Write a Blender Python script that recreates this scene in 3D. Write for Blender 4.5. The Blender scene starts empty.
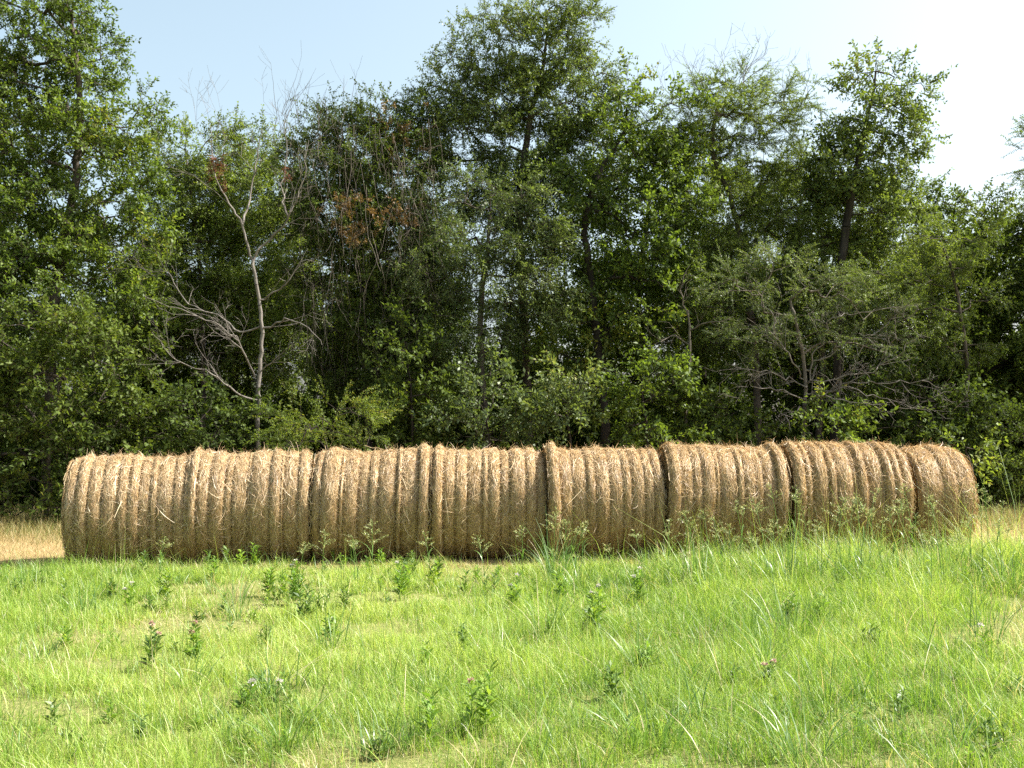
import bpy, math
import numpy as np
from mathutils import Vector

rng = np.random.default_rng(7)
sc = bpy.context.scene
COL = sc.collection
PI = math.pi

# ------------------------------------------------------------------ camera
F = 1050.0
CAMZ = 1.6
HOR = 435.0
PITCH = math.atan((HOR - 384.0) / F)
cam = bpy.data.cameras.new('camera')
cam.sensor_width = 36.0
cam.lens = F / 1024.0 * 36.0
cam.clip_end = 3000.0
co = bpy.data.objects.new('camera', cam)
COL.objects.link(co)
co.location = (0, 0, CAMZ)
co.rotation_euler = (math.radians(90) + PITCH, 0, 0)
sc.camera = co


def W(px, py, Y):
    """point of the place at depth Y that the photograph shows near (px, py)"""
    u = (px - 512.0) / F
    v = (384.0 - py) / F
    c, s = math.cos(PITCH), math.sin(PITCH)
    dy = c - v * s
    dz = s + v * c
    k = Y / dy
    return np.array([u * k, Y, CAMZ + dz * k])


# ------------------------------------------------------------------ noise and terrain
class Waves:
    def __init__(self, seed, scale, dim=3, n=18):
        r = np.random.default_rng(seed)
        d = r.normal(size=(n, dim))
        d /= np.linalg.norm(d, axis=1)[:, None]
        f = scale * 2 ** r.uniform(-1.0, 1.3, n)
        self.k = d * f[:, None]
        self.p = r.uniform(0, 2 * PI, n)
        self.a = (scale / f) ** 0.6
        self.a /= math.sqrt((self.a ** 2).sum() / 2)

    def __call__(self, p):
        out = np.zeros(len(p))
        for k, ph, a in zip(self.k, self.p, self.a):
            out += a * np.sin(p @ k + ph)
        return out * 0.5


TERR = Waves(3, 0.9, 2, 12)


def ground(x, y):
    x = np.atleast_1d(np.asarray(x, float))
    y = np.atleast_1d(np.asarray(y, float))
    b = np.where(x > 0, 0.0165, 0.004) * np.clip(x, -30, 30)
    near = np.clip((12.6 - y) / 2.0, 0, 1)
    b = b + 0.035 * TERR(np.stack([x, y], 1)) * near
    return b


def gz(x, y):
    return float(ground(x, y)[0])


# ------------------------------------------------------------------ mesh helpers
def build(name, v, f, mat, parent=None, attrs=None, smooth=False):
    v = np.ascontiguousarray(v, np.float32)
    f = np.ascontiguousarray(f, np.int32)
    me = bpy.data.meshes.new(name)
    n = f.shape[1]
    me.vertices.add(len(v))
    me.vertices.foreach_set('co', v.ravel())
    me.loops.add(f.size)
    me.loops.foreach_set('vertex_index', f.ravel())
    me.polygons.add(len(f))
    me.polygons.foreach_set('loop_start', np.arange(0, f.size, n, dtype=np.int32))
    if attrs:
        for k, a in attrs.items():
            at = me.attributes.new(k, 'FLOAT', 'FACE')
            at.data.foreach_set('value', np.ascontiguousarray(a, np.float32))
    if smooth:
        me.polygons.foreach_set('use_smooth', np.ones(len(f), bool))
    me.materials.append(mat)
    me.update(calc_edges=True)
    o = bpy.data.objects.new(name, me)
    COL.objects.link(o)
    if parent is not None:
        o.parent = parent
        o.matrix_parent_inverse = parent.matrix_basis.inverted()
    return o


class MB:
    def __init__(self):
        self.v, self.f, self.t, self.n = [], [], [], 0

    def add(self, v, f, t=0.5):
        v = np.asarray(v, float).reshape(-1, 3)
        f = np.asarray(f, int)
        self.v.append(v)
        self.f.append(f + self.n)
        self.t.append(np.full(len(f), t) if np.isscalar(t) else np.asarray(t, float))
        self.n += len(v)

    def out(self, name, mat, parent=None, smooth=False, extra=None):
        t = np.concatenate(self.t)
        at = {'tint': t}
        if extra:
            for k, x in extra.items():
                at[k] = np.full(len(t), x)
        return build(name, np.concatenate(self.v), np.concatenate(self.f), mat, parent, at, smooth)


def tag(o, label=None, cat=None, group=None, kind=None):
    if label: o['label'] = label
    if cat: o['category'] = cat
    if group: o['group'] = group
    if kind: o['kind'] = kind
    return o


def empty(name, loc, label=None, cat=None, group=None):
    o = bpy.data.objects.new(name, None)
    o.empty_display_size = 0.1
    COL.objects.link(o)
    o.location = Vector([float(c) for c in loc])
    o.matrix_basis  # parts keep world coordinates through the parent inverse
    return tag(o, label, cat, group)


def frames(d):
    """two unit vectors square to each direction in d"""
    a = np.where(np.abs(d[:, 2:3]) > 0.9, np.array([[1., 0, 0]]), np.array([[0, 0, 1.]]))
    u = np.cross(d, a)
    u /= np.linalg.norm(u, axis=1)[:, None] + 1e-9
    w = np.cross(d, u)
    return u, w


def segs(mb, p0, p1, r0, r1, sides=5, t=0.5):
    """frusta between many point pairs"""
    p0, p1 = np.asarray(p0, float), np.asarray(p1, float)
    n = len(p0)
    if n == 0: return
    d = p1 - p0
    d = d / (np.linalg.norm(d, axis=1)[:, None] + 1e-9)
    u, w = frames(d)
    an = np.arange(sides) * 2 * PI / sides
    c = np.cos(an)[None, :, None] * u[:, None] + np.sin(an)[None, :, None] * w[:, None]
    a = p0[:, None] + c * np.asarray(r0)[:, None, None]
    b = p1[:, None] + c * np.asarray(r1)[:, None, None]
    v = np.concatenate([a, b], 1).reshape(-1, 3)
    i = np.arange(sides)
    j = (i + 1) % sides
    q = np.stack([i, j, j + sides, i + sides], 1)
    f = (q[None] + (np.arange(n) * 2 * sides)[:, None, None]).reshape(-1, 4)
    mb.add(v, f, np.full(len(f), t) if np.isscalar(t) else np.repeat(t, sides))


def polyline(mb, pts, r0, r1, sides=5, t=0.5):
    pts = np.asarray(pts, float)
    n = len(pts) - 1
    rr = np.linspace(r0, r1, n + 1)
    segs(mb, pts[:-1], pts[1:], rr[:-1], rr[1:], sides, t)


def smooth_line(pts, step=0.15, jit=0.0, r=rng):
    pts = np.asarray(pts, float)
    P = [pts[0]]
    m = len(pts)
    for i in range(m - 1):
        a, b = pts[max(i - 1, 0)], pts[i]
        c, d = pts[i + 1], pts[min(i + 2, m - 1)]
        k = max(2, int(np.linalg.norm(c - b) / step))
        for s in np.arange(1, k + 1) / k:
            q = 0.5 * (2 * b + (c - a) * s + (2 * a - 5 * b + 4 * c - d) * s ** 2 + (3 * b - a - 3 * c + d) * s ** 3)
            P.append(q + (r.normal(size=3) * jit if s < 1 else 0))
    return np.array(P)


# ------------------------------------------------------------------ materials
def nt(name):
    m = bpy.data.materials.new(name)
    m.use_nodes = True
    t = m.node_tree
    t.nodes.clear()
    o = t.nodes.new('ShaderNodeOutputMaterial')
    return m, t, o


def ramp(t, fac, stops, interp='LINEAR'):
    r = t.nodes.new('ShaderNodeValToRGB')
    e = r.color_ramp.elements
    r.color_ramp.interpolation = interp
    while len(e) > 1: e.remove(e[-1])
    e[0].position, e[0].color = stops[0][0], (*stops[0][1], 1)
    for p, c in stops[1:]:
        x = e.new(p)
        x.color = (*c, 1)
    t.links.new(fac, r.inputs[0])
    return r.outputs[0]


def leaf_mat(name, stops, trans=0.45, gloss=0.025, rough=0.5, tcol=(1.25, 1.2, 0.6)):
    m, t, o = nt(name)
    a = t.nodes.new('ShaderNodeAttribute')
    a.attribute_name = 'tint'
    c = ramp(t, a.outputs['Fac'], stops)
    d = t.nodes.new('ShaderNodeBsdfDiffuse')
    tr = t.nodes.new('ShaderNodeBsdfTranslucent')
    mx = t.nodes.new('ShaderNodeMixShader')
    mul = t.nodes.new('ShaderNodeMix')
    mul.data_type = 'RGBA'
    mul.blend_type = 'MULTIPLY'
    mul.inputs[0].default_value = 1.0
    t.links.new(c, mul.inputs[6])
    mul.inputs[7].default_value = (*tcol, 1)
    t.links.new(c, d.inputs[0])
    t.links.new(mul.outputs[2], tr.inputs[0])
    mx.inputs[0].default_value = trans
    t.links.new(d.outputs[0], mx.inputs[1])
    t.links.new(tr.outputs[0], mx.inputs[2])
    if gloss > 0:
        g = t.nodes.new('ShaderNodeBsdfGlossy')
        g.inputs['Roughness'].default_value = rough
        g.inputs[0].default_value = (1, 1, 1, 1)
        m2 = t.nodes.new('ShaderNodeMixShader')
        m2.inputs[0].default_value = gloss
        t.links.new(mx.outputs[0], m2.inputs[1])
        t.links.new(g.outputs[0], m2.inputs[2])
        t.links.new(m2.outputs[0], o.inputs[0])
    else:
        t.links.new(mx.outputs[0], o.inputs[0])
    return m


def bark_mat(name, dark, light, scale=9.0):
    m, t, o = nt(name)
    p = t.nodes.new('ShaderNodeBsdfPrincipled')
    p.inputs['Roughness'].default_value = 0.9
    p.inputs['Specular IOR Level'].default_value = 0.15
    tc = t.nodes.new('ShaderNodeTexCoord')
    mp = t.nodes.new('ShaderNodeMapping')
    mp.inputs['Scale'].default_value = (1, 1, 0.25)
    n = t.nodes.new('ShaderNodeTexNoise')
    n.inputs['Scale'].default_value = scale
    n.inputs['Detail'].default_value = 6
    t.links.new(tc.outputs['Object'], mp.inputs[0])
    t.links.new(mp.outputs[0], n.inputs[0])
    t.links.new(ramp(t, n.outputs[0], [(0.3, dark), (0.7, light)]), p.inputs[0])
    b = t.nodes.new('ShaderNodeBump')
    b.inputs['Strength'].default_value = 0.5
    b.inputs['Distance'].default_value = 0.02
    t.links.new(n.outputs[0], b.inputs['Height'])
    t.links.new(b.outputs[0], p.inputs['Normal'])
    t.links.new(p.outputs[0], o.inputs[0])
    return m


M = {}
M['leaf_green'] = leaf_mat('leaf_green', [(0, (0.050, 0.086, 0.015)), (0.5, (0.106, 0.165, 0.024)), (0.85, (0.160, 0.225, 0.032)), (1, (0.22, 0.22, 0.04))], .5, .018, .55)
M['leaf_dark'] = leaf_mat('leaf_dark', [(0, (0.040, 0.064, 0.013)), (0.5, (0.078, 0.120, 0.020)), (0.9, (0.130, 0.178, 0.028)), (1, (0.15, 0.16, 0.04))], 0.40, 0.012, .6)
M['leaf_oak'] = leaf_mat('leaf_oak', [(0, (0.060, 0.096, 0.023)), (0.5, (0.118, 0.172, 0.036)), (0.9, (0.172, 0.228, 0.048)), (1, (0.20, 0.21, 0.06))], 0.42, 0.03, .5)
M['leaf_light'] = leaf_mat('leaf_light', [(0, (0.080, 0.126, 0.020)), (0.5, (0.145, 0.208, 0.032)), (0.9, (0.200, 0.265, 0.045)), (1, (0.24, 0.24, 0.06))], 0.48)
M['leaf_grey'] = leaf_mat('leaf_grey', [(0, (0.070, 0.110, 0.034)), (0.5, (0.120, 0.170, 0.048)), (0.9, (0.165, 0.215, 0.065)), (1, (0.22, 0.22, 0.08))], 0.42)
M['leaf_brown'] = leaf_mat('leaf_brown', [(0, (0.06, 0.038, 0.018)), (0.5, (0.13, 0.078, 0.032)), (1, (0.23, 0.15, 0.05))], 0.35, 0.02)
M['leaf_red'] = leaf_mat('leaf_red', [(0, (0.07, 0.030, 0.02)), (1, (0.17, 0.058, 0.034))], 0.35, 0.02)
M['bark'] = bark_mat('bark', (0.035, 0.028, 0.022), (0.12, 0.10, 0.08))
M['bark_dark'] = bark_mat('bark_dark', (0.018, 0.014, 0.012), (0.06, 0.05, 0.04))
M['bark_pale'] = bark_mat('bark_pale', (0.09, 0.08, 0.07), (0.215, 0.195, 0.17), 14)
M['bark_grey'] = bark_mat('bark_grey', (0.065, 0.055, 0.042), (0.18, 0.155, 0.125), 14)
GR = [(0.0, (0.045, 0.115, 0.018)), (0.3, (0.130, 0.250, 0.030)), (0.60, (0.296, 0.425, 0.066)), (0.80, (0.430, 0.505, 0.140)),
      (0.86, (0.40, 0.34, 0.17)), (1.0, (0.56, 0.47, 0.28))]
M['grass'] = leaf_mat('grass', GR, 0.48, 0.03, 0.45, (1.15, 1.15, 0.65))
M['dry_grass'] = leaf_mat('dry_grass', [(0, (0.13, 0.17, 0.04)), (0.3, (0.26, 0.23, 0.085)), (0.7, (0.40, 0.31, 0.15)), (1, (0.52, 0.42, 0.23))], 0.35, 0.02, 0.5, (1.1, 1.0, .8))
M['tuft'] = leaf_mat('tuft', [(0, (0.06, 0.135, 0.035)), (0.6, (0.15, 0.26, 0.06)), (0.88, (0.26, 0.37, 0.09)), (0.93, (0.42, 0.36, 0.2)), (1, (0.5, 0.44, 0.27))], 0.4, 0.04, 0.4, (1.1, 1.15, .7))
M['weed'] = leaf_mat('weed', [(0, (0.08, 0.17, 0.025)), (0.5, (0.15, 0.27, 0.035)), (1, (0.27, 0.38, 0.06))], 0.45, 0.03, 0.45)
M['weed_dark'] = leaf_mat('weed_dark', [(0, (0.06, 0.12, 0.025)), (0.6, (0.105, 0.185, 0.036)), (1, (0.18, 0.26, 0.055))], 0.4, 0.03, 0.45)
M['petal_white'] = leaf_mat('petal_white', [(0, (0.45, 0.42, 0.36)), (1, (0.74, 0.70, 0.64))], 0.35, 0.02, 0.5, (1, 1, 1))
M['petal_pink'] = leaf_mat('petal_pink', [(0, (0.40, 0.23, 0.17)), (1, (0.62, 0.44, 0.36))], 0.35, 0.02, 0.5, (1, 1, 1))
M['seed'] = leaf_mat('seed', [(0, (0.20, 0.28, 0.08)), (0.6, (0.36, 0.42, 0.16)), (1, (0.50, 0.45, 0.24))], 0.4, 0.03, 0.4, (1.1, 1, .8))


def hay_mat(name, body):
    m, t, o = nt(name)
    at = t.nodes.new('ShaderNodeAttribute')
    at.attribute_name = 'tint'
    to = t.nodes.new('ShaderNodeAttribute')
    to.attribute_name = 'tone'
    d = t.nodes.new('ShaderNodeBsdfDiffuse')
    fac = at.outputs['Fac']
    bump = None
    if body:
        tc = t.nodes.new('ShaderNodeTexCoord')
        mp = t.nodes.new('ShaderNodeMapping')
        mp.inputs['Scale'].default_value = (5.0, 1.0, 1.0)
        n = t.nodes.new('ShaderNodeTexNoise')
        n.inputs['Scale'].default_value = 22
        n.inputs['Detail'].default_value = 8
        n.inputs['Roughness'].default_value = 0.75
        t.links.new(tc.outputs['Object'], mp.inputs[0])
        t.links.new(mp.outputs[0], n.inputs[0])
        fac = n.outputs[0]
        bump = t.nodes.new('ShaderNodeBump')
        bump.inputs['Strength'].default_value = 0.7
        bump.inputs['Distance'].default_value = 0.02
        t.links.new(n.outputs[0], bump.inputs['Height'])
    grey = ramp(t, fac, [(0.2, (0.17, 0.102, 0.047)), (0.5, (0.395, 0.272, 0.137)), (0.85, (0.62, 0.49, 0.30)), (1, (0.74, 0.64, 0.44))])
    gold = ramp(t, fac, [(0.2, (0.19, 0.102, 0.037)), (0.5, (0.41, 0.263, 0.103)), (0.85, (0.64, 0.445, 0.205)), (1, (0.75, 0.58, 0.34))])
    mx = t.nodes.new('ShaderNodeMix')
    mx.data_type = 'RGBA'
    t.links.new(to.outputs['Fac'], mx.inputs[0])
    t.links.new(grey, mx.inputs[6])
    t.links.new(gold, mx.inputs[7])
    t.links.new(mx.outputs[2], d.inputs[0])
    if bump:
        t.links.new(bump.outputs[0], d.inputs['Normal'])
        t.links.new(d.outputs[0], o.inputs[0])
    else:
        tr = t.nodes.new('ShaderNodeBsdfTranslucent')
        t.links.new(mx.outputs[2], tr.inputs[0])
        g = t.nodes.new('ShaderNodeBsdfGlossy')
        g.inputs['Roughness'].default_value = 0.45
        s = t.nodes.new('ShaderNodeMixShader')
        s.inputs[0].default_value = 0.22
        t.links.new(d.outputs[0], s.inputs[1])
        t.links.new(tr.outputs[0], s.inputs[2])
        s2 = t.nodes.new('ShaderNodeMixShader')
        s2.inputs[0].default_value = 0.05
        t.links.new(s.outputs[0], s2.inputs[1])
        t.links.new(g.outputs[0], s2.inputs[2])
        t.links.new(s2.outputs[0], o.inputs[0])
    return m


M['hay'] = hay_mat('hay', True)
M['straw'] = hay_mat('straw', False)

# ------------------------------------------------------------------ ground
def make_ground():
    xs = np.concatenate([-np.geomspace(400, 15, 26), np.linspace(-14.5, 14.5, 117), np.geomspace(15, 400, 26)])
    ys = np.concatenate([np.linspace(-60, 2, 20), np.linspace(2.25, 15, 56), np.linspace(15.5, 26, 22), np.geomspace(27, 900, 30)])
    X, Y = np.meshgrid(xs, ys)
    v = np.stack([X.ravel(), Y.ravel(), ground(X.ravel(), Y.ravel())], 1)
    nx, ny = len(xs), len(ys)
    i = (np.arange(ny - 1)[:, None] * nx + np.arange(nx - 1)[None]).ravel()
    f = np.stack([i, i + 1, i + nx + 1, i + nx], 1)
    m, t, o = nt('field_soil')
    p = t.nodes.new('ShaderNodeBsdfPrincipled')
    p.inputs['Roughness'].default_value = 1.0
    p.inputs['Specular IOR Level'].default_value = 0.05
    g = t.nodes.new('ShaderNodeNewGeometry')
    sep = t.nodes.new('ShaderNodeSeparateXYZ')
    t.links.new(g.outputs['Position'], sep.inputs[0])
    n1 = t.nodes.new('ShaderNodeTexNoise')
    n1.inputs['Scale'].default_value = 0.9
    n1.inputs['Detail'].default_value = 5
    n2 = t.nodes.new('ShaderNodeTexNoise')
    n2.inputs['Scale'].default_value = 38
    n2.inputs['Detail'].default_value = 6
    n2.inputs['Roughness'].default_value = 0.8
    for n in (n1, n2): t.links.new(g.outputs['Position'], n.inputs[0])
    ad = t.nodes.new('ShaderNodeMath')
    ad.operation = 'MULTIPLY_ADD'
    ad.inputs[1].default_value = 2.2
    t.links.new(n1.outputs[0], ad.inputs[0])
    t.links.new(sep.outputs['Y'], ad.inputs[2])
    def rng_map(a, b):
        r = t.nodes.new('ShaderNodeMapRange')
        r.inputs['From Min'].default_value = a
        r.inputs['From Max'].default_value = b
        t.links.new(ad.outputs[0], r.inputs[0])
        return r.outputs[0]
    green = ramp(t, n2.outputs[0], [(0.3, (0.09, 0.10, 0.035)), (0.5, (0.19, 0.22, 0.065)), (0.62, (0.30, 0.28, 0.12)), (0.8, (0.40, 0.37, 0.19))])
    tan = ramp(t, n2.outputs[0], [(0.3, (0.20, 0.14, 0.06)), (0.55, (0.34, 0.25, 0.12)), (0.75, (0.48, 0.37, 0.20))])
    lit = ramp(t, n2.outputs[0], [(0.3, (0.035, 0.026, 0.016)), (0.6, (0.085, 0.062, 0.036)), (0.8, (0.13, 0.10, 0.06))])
    def mix(fac, a, b):
        x = t.nodes.new('ShaderNodeMix')
        x.data_type = 'RGBA'
        t.links.new(fac, x.inputs[0])
        t.links.new(a, x.inputs[6])
        t.links.new(b, x.inputs[7])
        return x.outputs[2]
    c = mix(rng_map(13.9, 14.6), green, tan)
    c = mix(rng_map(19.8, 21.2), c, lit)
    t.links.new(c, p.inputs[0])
    b = t.nodes.new('ShaderNodeBump')
    b.inputs['Distance'].default_value = 0.03
    b.inputs['Strength'].default_value = 0.8
    t.links.new(n2.outputs[0], b.inputs['Height'])
    t.links.new(b.outputs[0], p.inputs['Normal'])
    t.links.new(p.outputs[0], o.inputs[0])
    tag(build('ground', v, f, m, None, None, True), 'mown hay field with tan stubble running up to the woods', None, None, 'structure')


make_ground()

# ------------------------------------------------------------------ grass
def blades(x, y, h, wid, lean, tint, seg=3, r=rng, curl=1.0, az=None):
    """ribbons with a bend: returns verts, quads, tint"""
    n = len(x)
    if az is None: az = r.uniform(0, 2 * PI, n)
    fa = az + PI / 2 + r.normal(0, 0.5, n)
    base = np.stack([x, y, ground(x, y) - 0.01], 1)
    d = np.stack([np.cos(az), np.sin(az), np.zeros(n)], 1)
    s = np.stack([np.cos(fa), np.sin(fa), np.zeros(n)], 1)
    V = []
    for k in range(seg + 1):
        q = k / seg
        c = base + d * (lean * h * (0.35 * q + 0.65 * q ** 2) * curl)[:, None]
        c[:, 2] += h * (q - 0.28 * np.minimum(lean, 1.6) * q ** 2.4)
        w = wid * (1 - 0.85 * q ** 1.5) * 0.5
        V += [c - s * w[:, None], c + s * w[:, None]]
    V = np.stack(V, 1)
    q = np.array([[2 * k, 2 * k + 1, 2 * k + 3, 2 * k + 2] for k in range(seg)])
    f = (q[None] + (np.arange(n) * 2 * (seg + 1))[:, None, None]).reshape(-1, 4)
    return V.reshape(-1, 3), f, np.repeat(tint, seg)


N1, N2, N3, N4, N5 = Waves(11, 1.6, 2), Waves(12, 5.5, 2), Waves(13, 0.8, 2), Waves(14, 2.6, 2), Waves(15, 16.0, 2)


def field_pts(n, y0, y1, side=1.6, r=rng, pw=1.0):
    y = y0 + (y1 - y0) * r.uniform(0, 1, n) ** pw
    hw = 0.50 * y + side
    x = r.uniform(-1, 1, n) * hw
    keep = r.uniform(0, 1, n) < hw / (0.5 * y1 + side)
    return x[keep], y[keep]


def make_grass():
    x, y = field_pts(1330000, 4.2, 13.9, 4.6)
    p = np.stack([x, y], 1)
    a, b, c, e = N1(p), N2(p), N3(p), N4(p)
    # the front edge of the bales: grass thins where the row stands
    edge = 13.15 + 0.25 * b
    edge = np.where(x > 5.9, 12.6 + 0.3 * b, edge)
    keep = (y < edge) & ((np.abs(x) < 0.5 * y + 0.8) | (rng.uniform(0, 1, len(x)) < 0.5)) & (rng.uniform(0, 1, len(x)) < np.clip(0.72 + 0.6 * a + 0.55 * b + 0.4 * e + .25 * N5(p), 0.12, 1))
    x, y, p, a, b, c, e = [q[keep] for q in (x, y, p, a, b, c, e)]
    n = len(x)
    right = np.clip((x - 0.5) / 4.5, 0, 1) * np.clip((6.3 - x) / 0.7, 0.25, 1) * np.clip((y - 8) / 3, 0, 1)
    cl = N5(p)
    h = (0.085 + 0.030 * a + 0.020 * b + 0.034 * cl) * rng.lognormal(0, 0.38, n)
    h = np.clip(h, 0.03, 0.3) * (1 + 1.5 * right) * np.where(y > 12.4, 0.75 + 0.25 * right, 1)
    tall = rng.uniform(0, 1, n) < 0.012 + 0.03 * np.clip(b, 0, 1) + 0.03 * right
    h = np.where(tall, h * rng.uniform(1.6, 2.8, n), h)
    wid = rng.uniform(0.002, 0.0056, n) * (1 + 0.35 * (y > 9))
    lean = np.abs(rng.normal(0.55, 0.5, n))
    patch = np.clip(-(0.8 * e + 0.7 * a + 0.6 * b) - 0.32, 0, 1)
    dryp = np.clip(0.06 + 0.75 * patch + 0.25 * (y > 12.3), 0.03, 0.8)
    dry = rng.uniform(0, 1, n) < dryp
    tint = np.clip(0.54 + 0.10 * c + 0.12 * b + 0.08 * e - 0.07 * cl + rng.normal(0, 0.18, n), 0.0, 0.80)
    tint = np.where(dry, rng.uniform(0.84, 1.0, n), tint)
    h = np.where(dry, h * 0.85, h)
    v, f, t = blades(x, y, h, wid, lean, tint, 2)
    # scattered long blades, green and bleached
    m = 8000
    xl, yl = field_pts(m, 4.4, 13.2, 1.4)
    pl = np.stack([xl, yl], 1)
    sel = rng.uniform(0, 1, len(xl)) < np.clip(.45 + .5 * N4(pl) + .3 * N2(pl) + .2 * (xl > 1), .05, 1)
    xl, yl = xl[sel], yl[sel]
    m = len(xl)
    v2, f2, t2 = blades(xl, yl, rng.uniform(.14, .38, m) * np.where(xl > 1, 1.15, 1), rng.uniform(.0035, .0075, m), np.abs(rng.normal(.8, .5, m)),
                        np.where(rng.uniform(0, 1, m) < .22, rng.uniform(.85, 1, m), rng.uniform(.0, .62, m)), 5)
    f = np.concatenate([f, f2 + len(v)])
    v = np.concatenate([v, v2])
    t = np.concatenate([t, t2])
    o = build('grass', v, f, M['grass'], None, {'tint': t})
    tag(o, 'bright yellow green meadow grass with straw coloured dead blades', None, None, 'stuff')

    # cut straw stubble and dry grass about the row and up to the woods
    x, y = field_pts(150000, 12.6, 20.5, 5.0)
    p = np.stack([x, y], 1)
    a, b = N1(p), N2(p)
    lane = np.exp(-((y - 15.2) / 1.6) ** 2)
    edge = np.clip((y - 15.7 - .4 * a) / 1.2, 0, 1)
    n = len(x)
    h = (0.045 + 0.02 * np.abs(b)) * rng.lognormal(0, 0.3, n) + edge * rng.uniform(0.05, 0.32, n) * (0.8 + 0.3 * a)
    h = np.clip(h, 0.02, 0.8)
    tint = np.clip(0.62 + 0.12 * b + rng.normal(0, 0.16, n) - edge * 0.42 * (rng.uniform(0, 1, n) < 0.75), 0, 1)
    v, f, t = blades(x, y, h, rng.uniform(0.004, 0.008, n), np.abs(rng.normal(0.5, 0.4, n)), tint, 2)
    o = build('dry_grass', v, f, M['dry_grass'], None, {'tint': t})
    tag(o, 'tan dry grass and stubble between the bales and the trees', None, None, 'stuff')


make_grass()

# ------------------------------------------------------------------ hay bales
HN, HN2, HN3 = Waves(21, 4.0), Waves(22, 14.0), Waves(23, 1.3)


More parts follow.
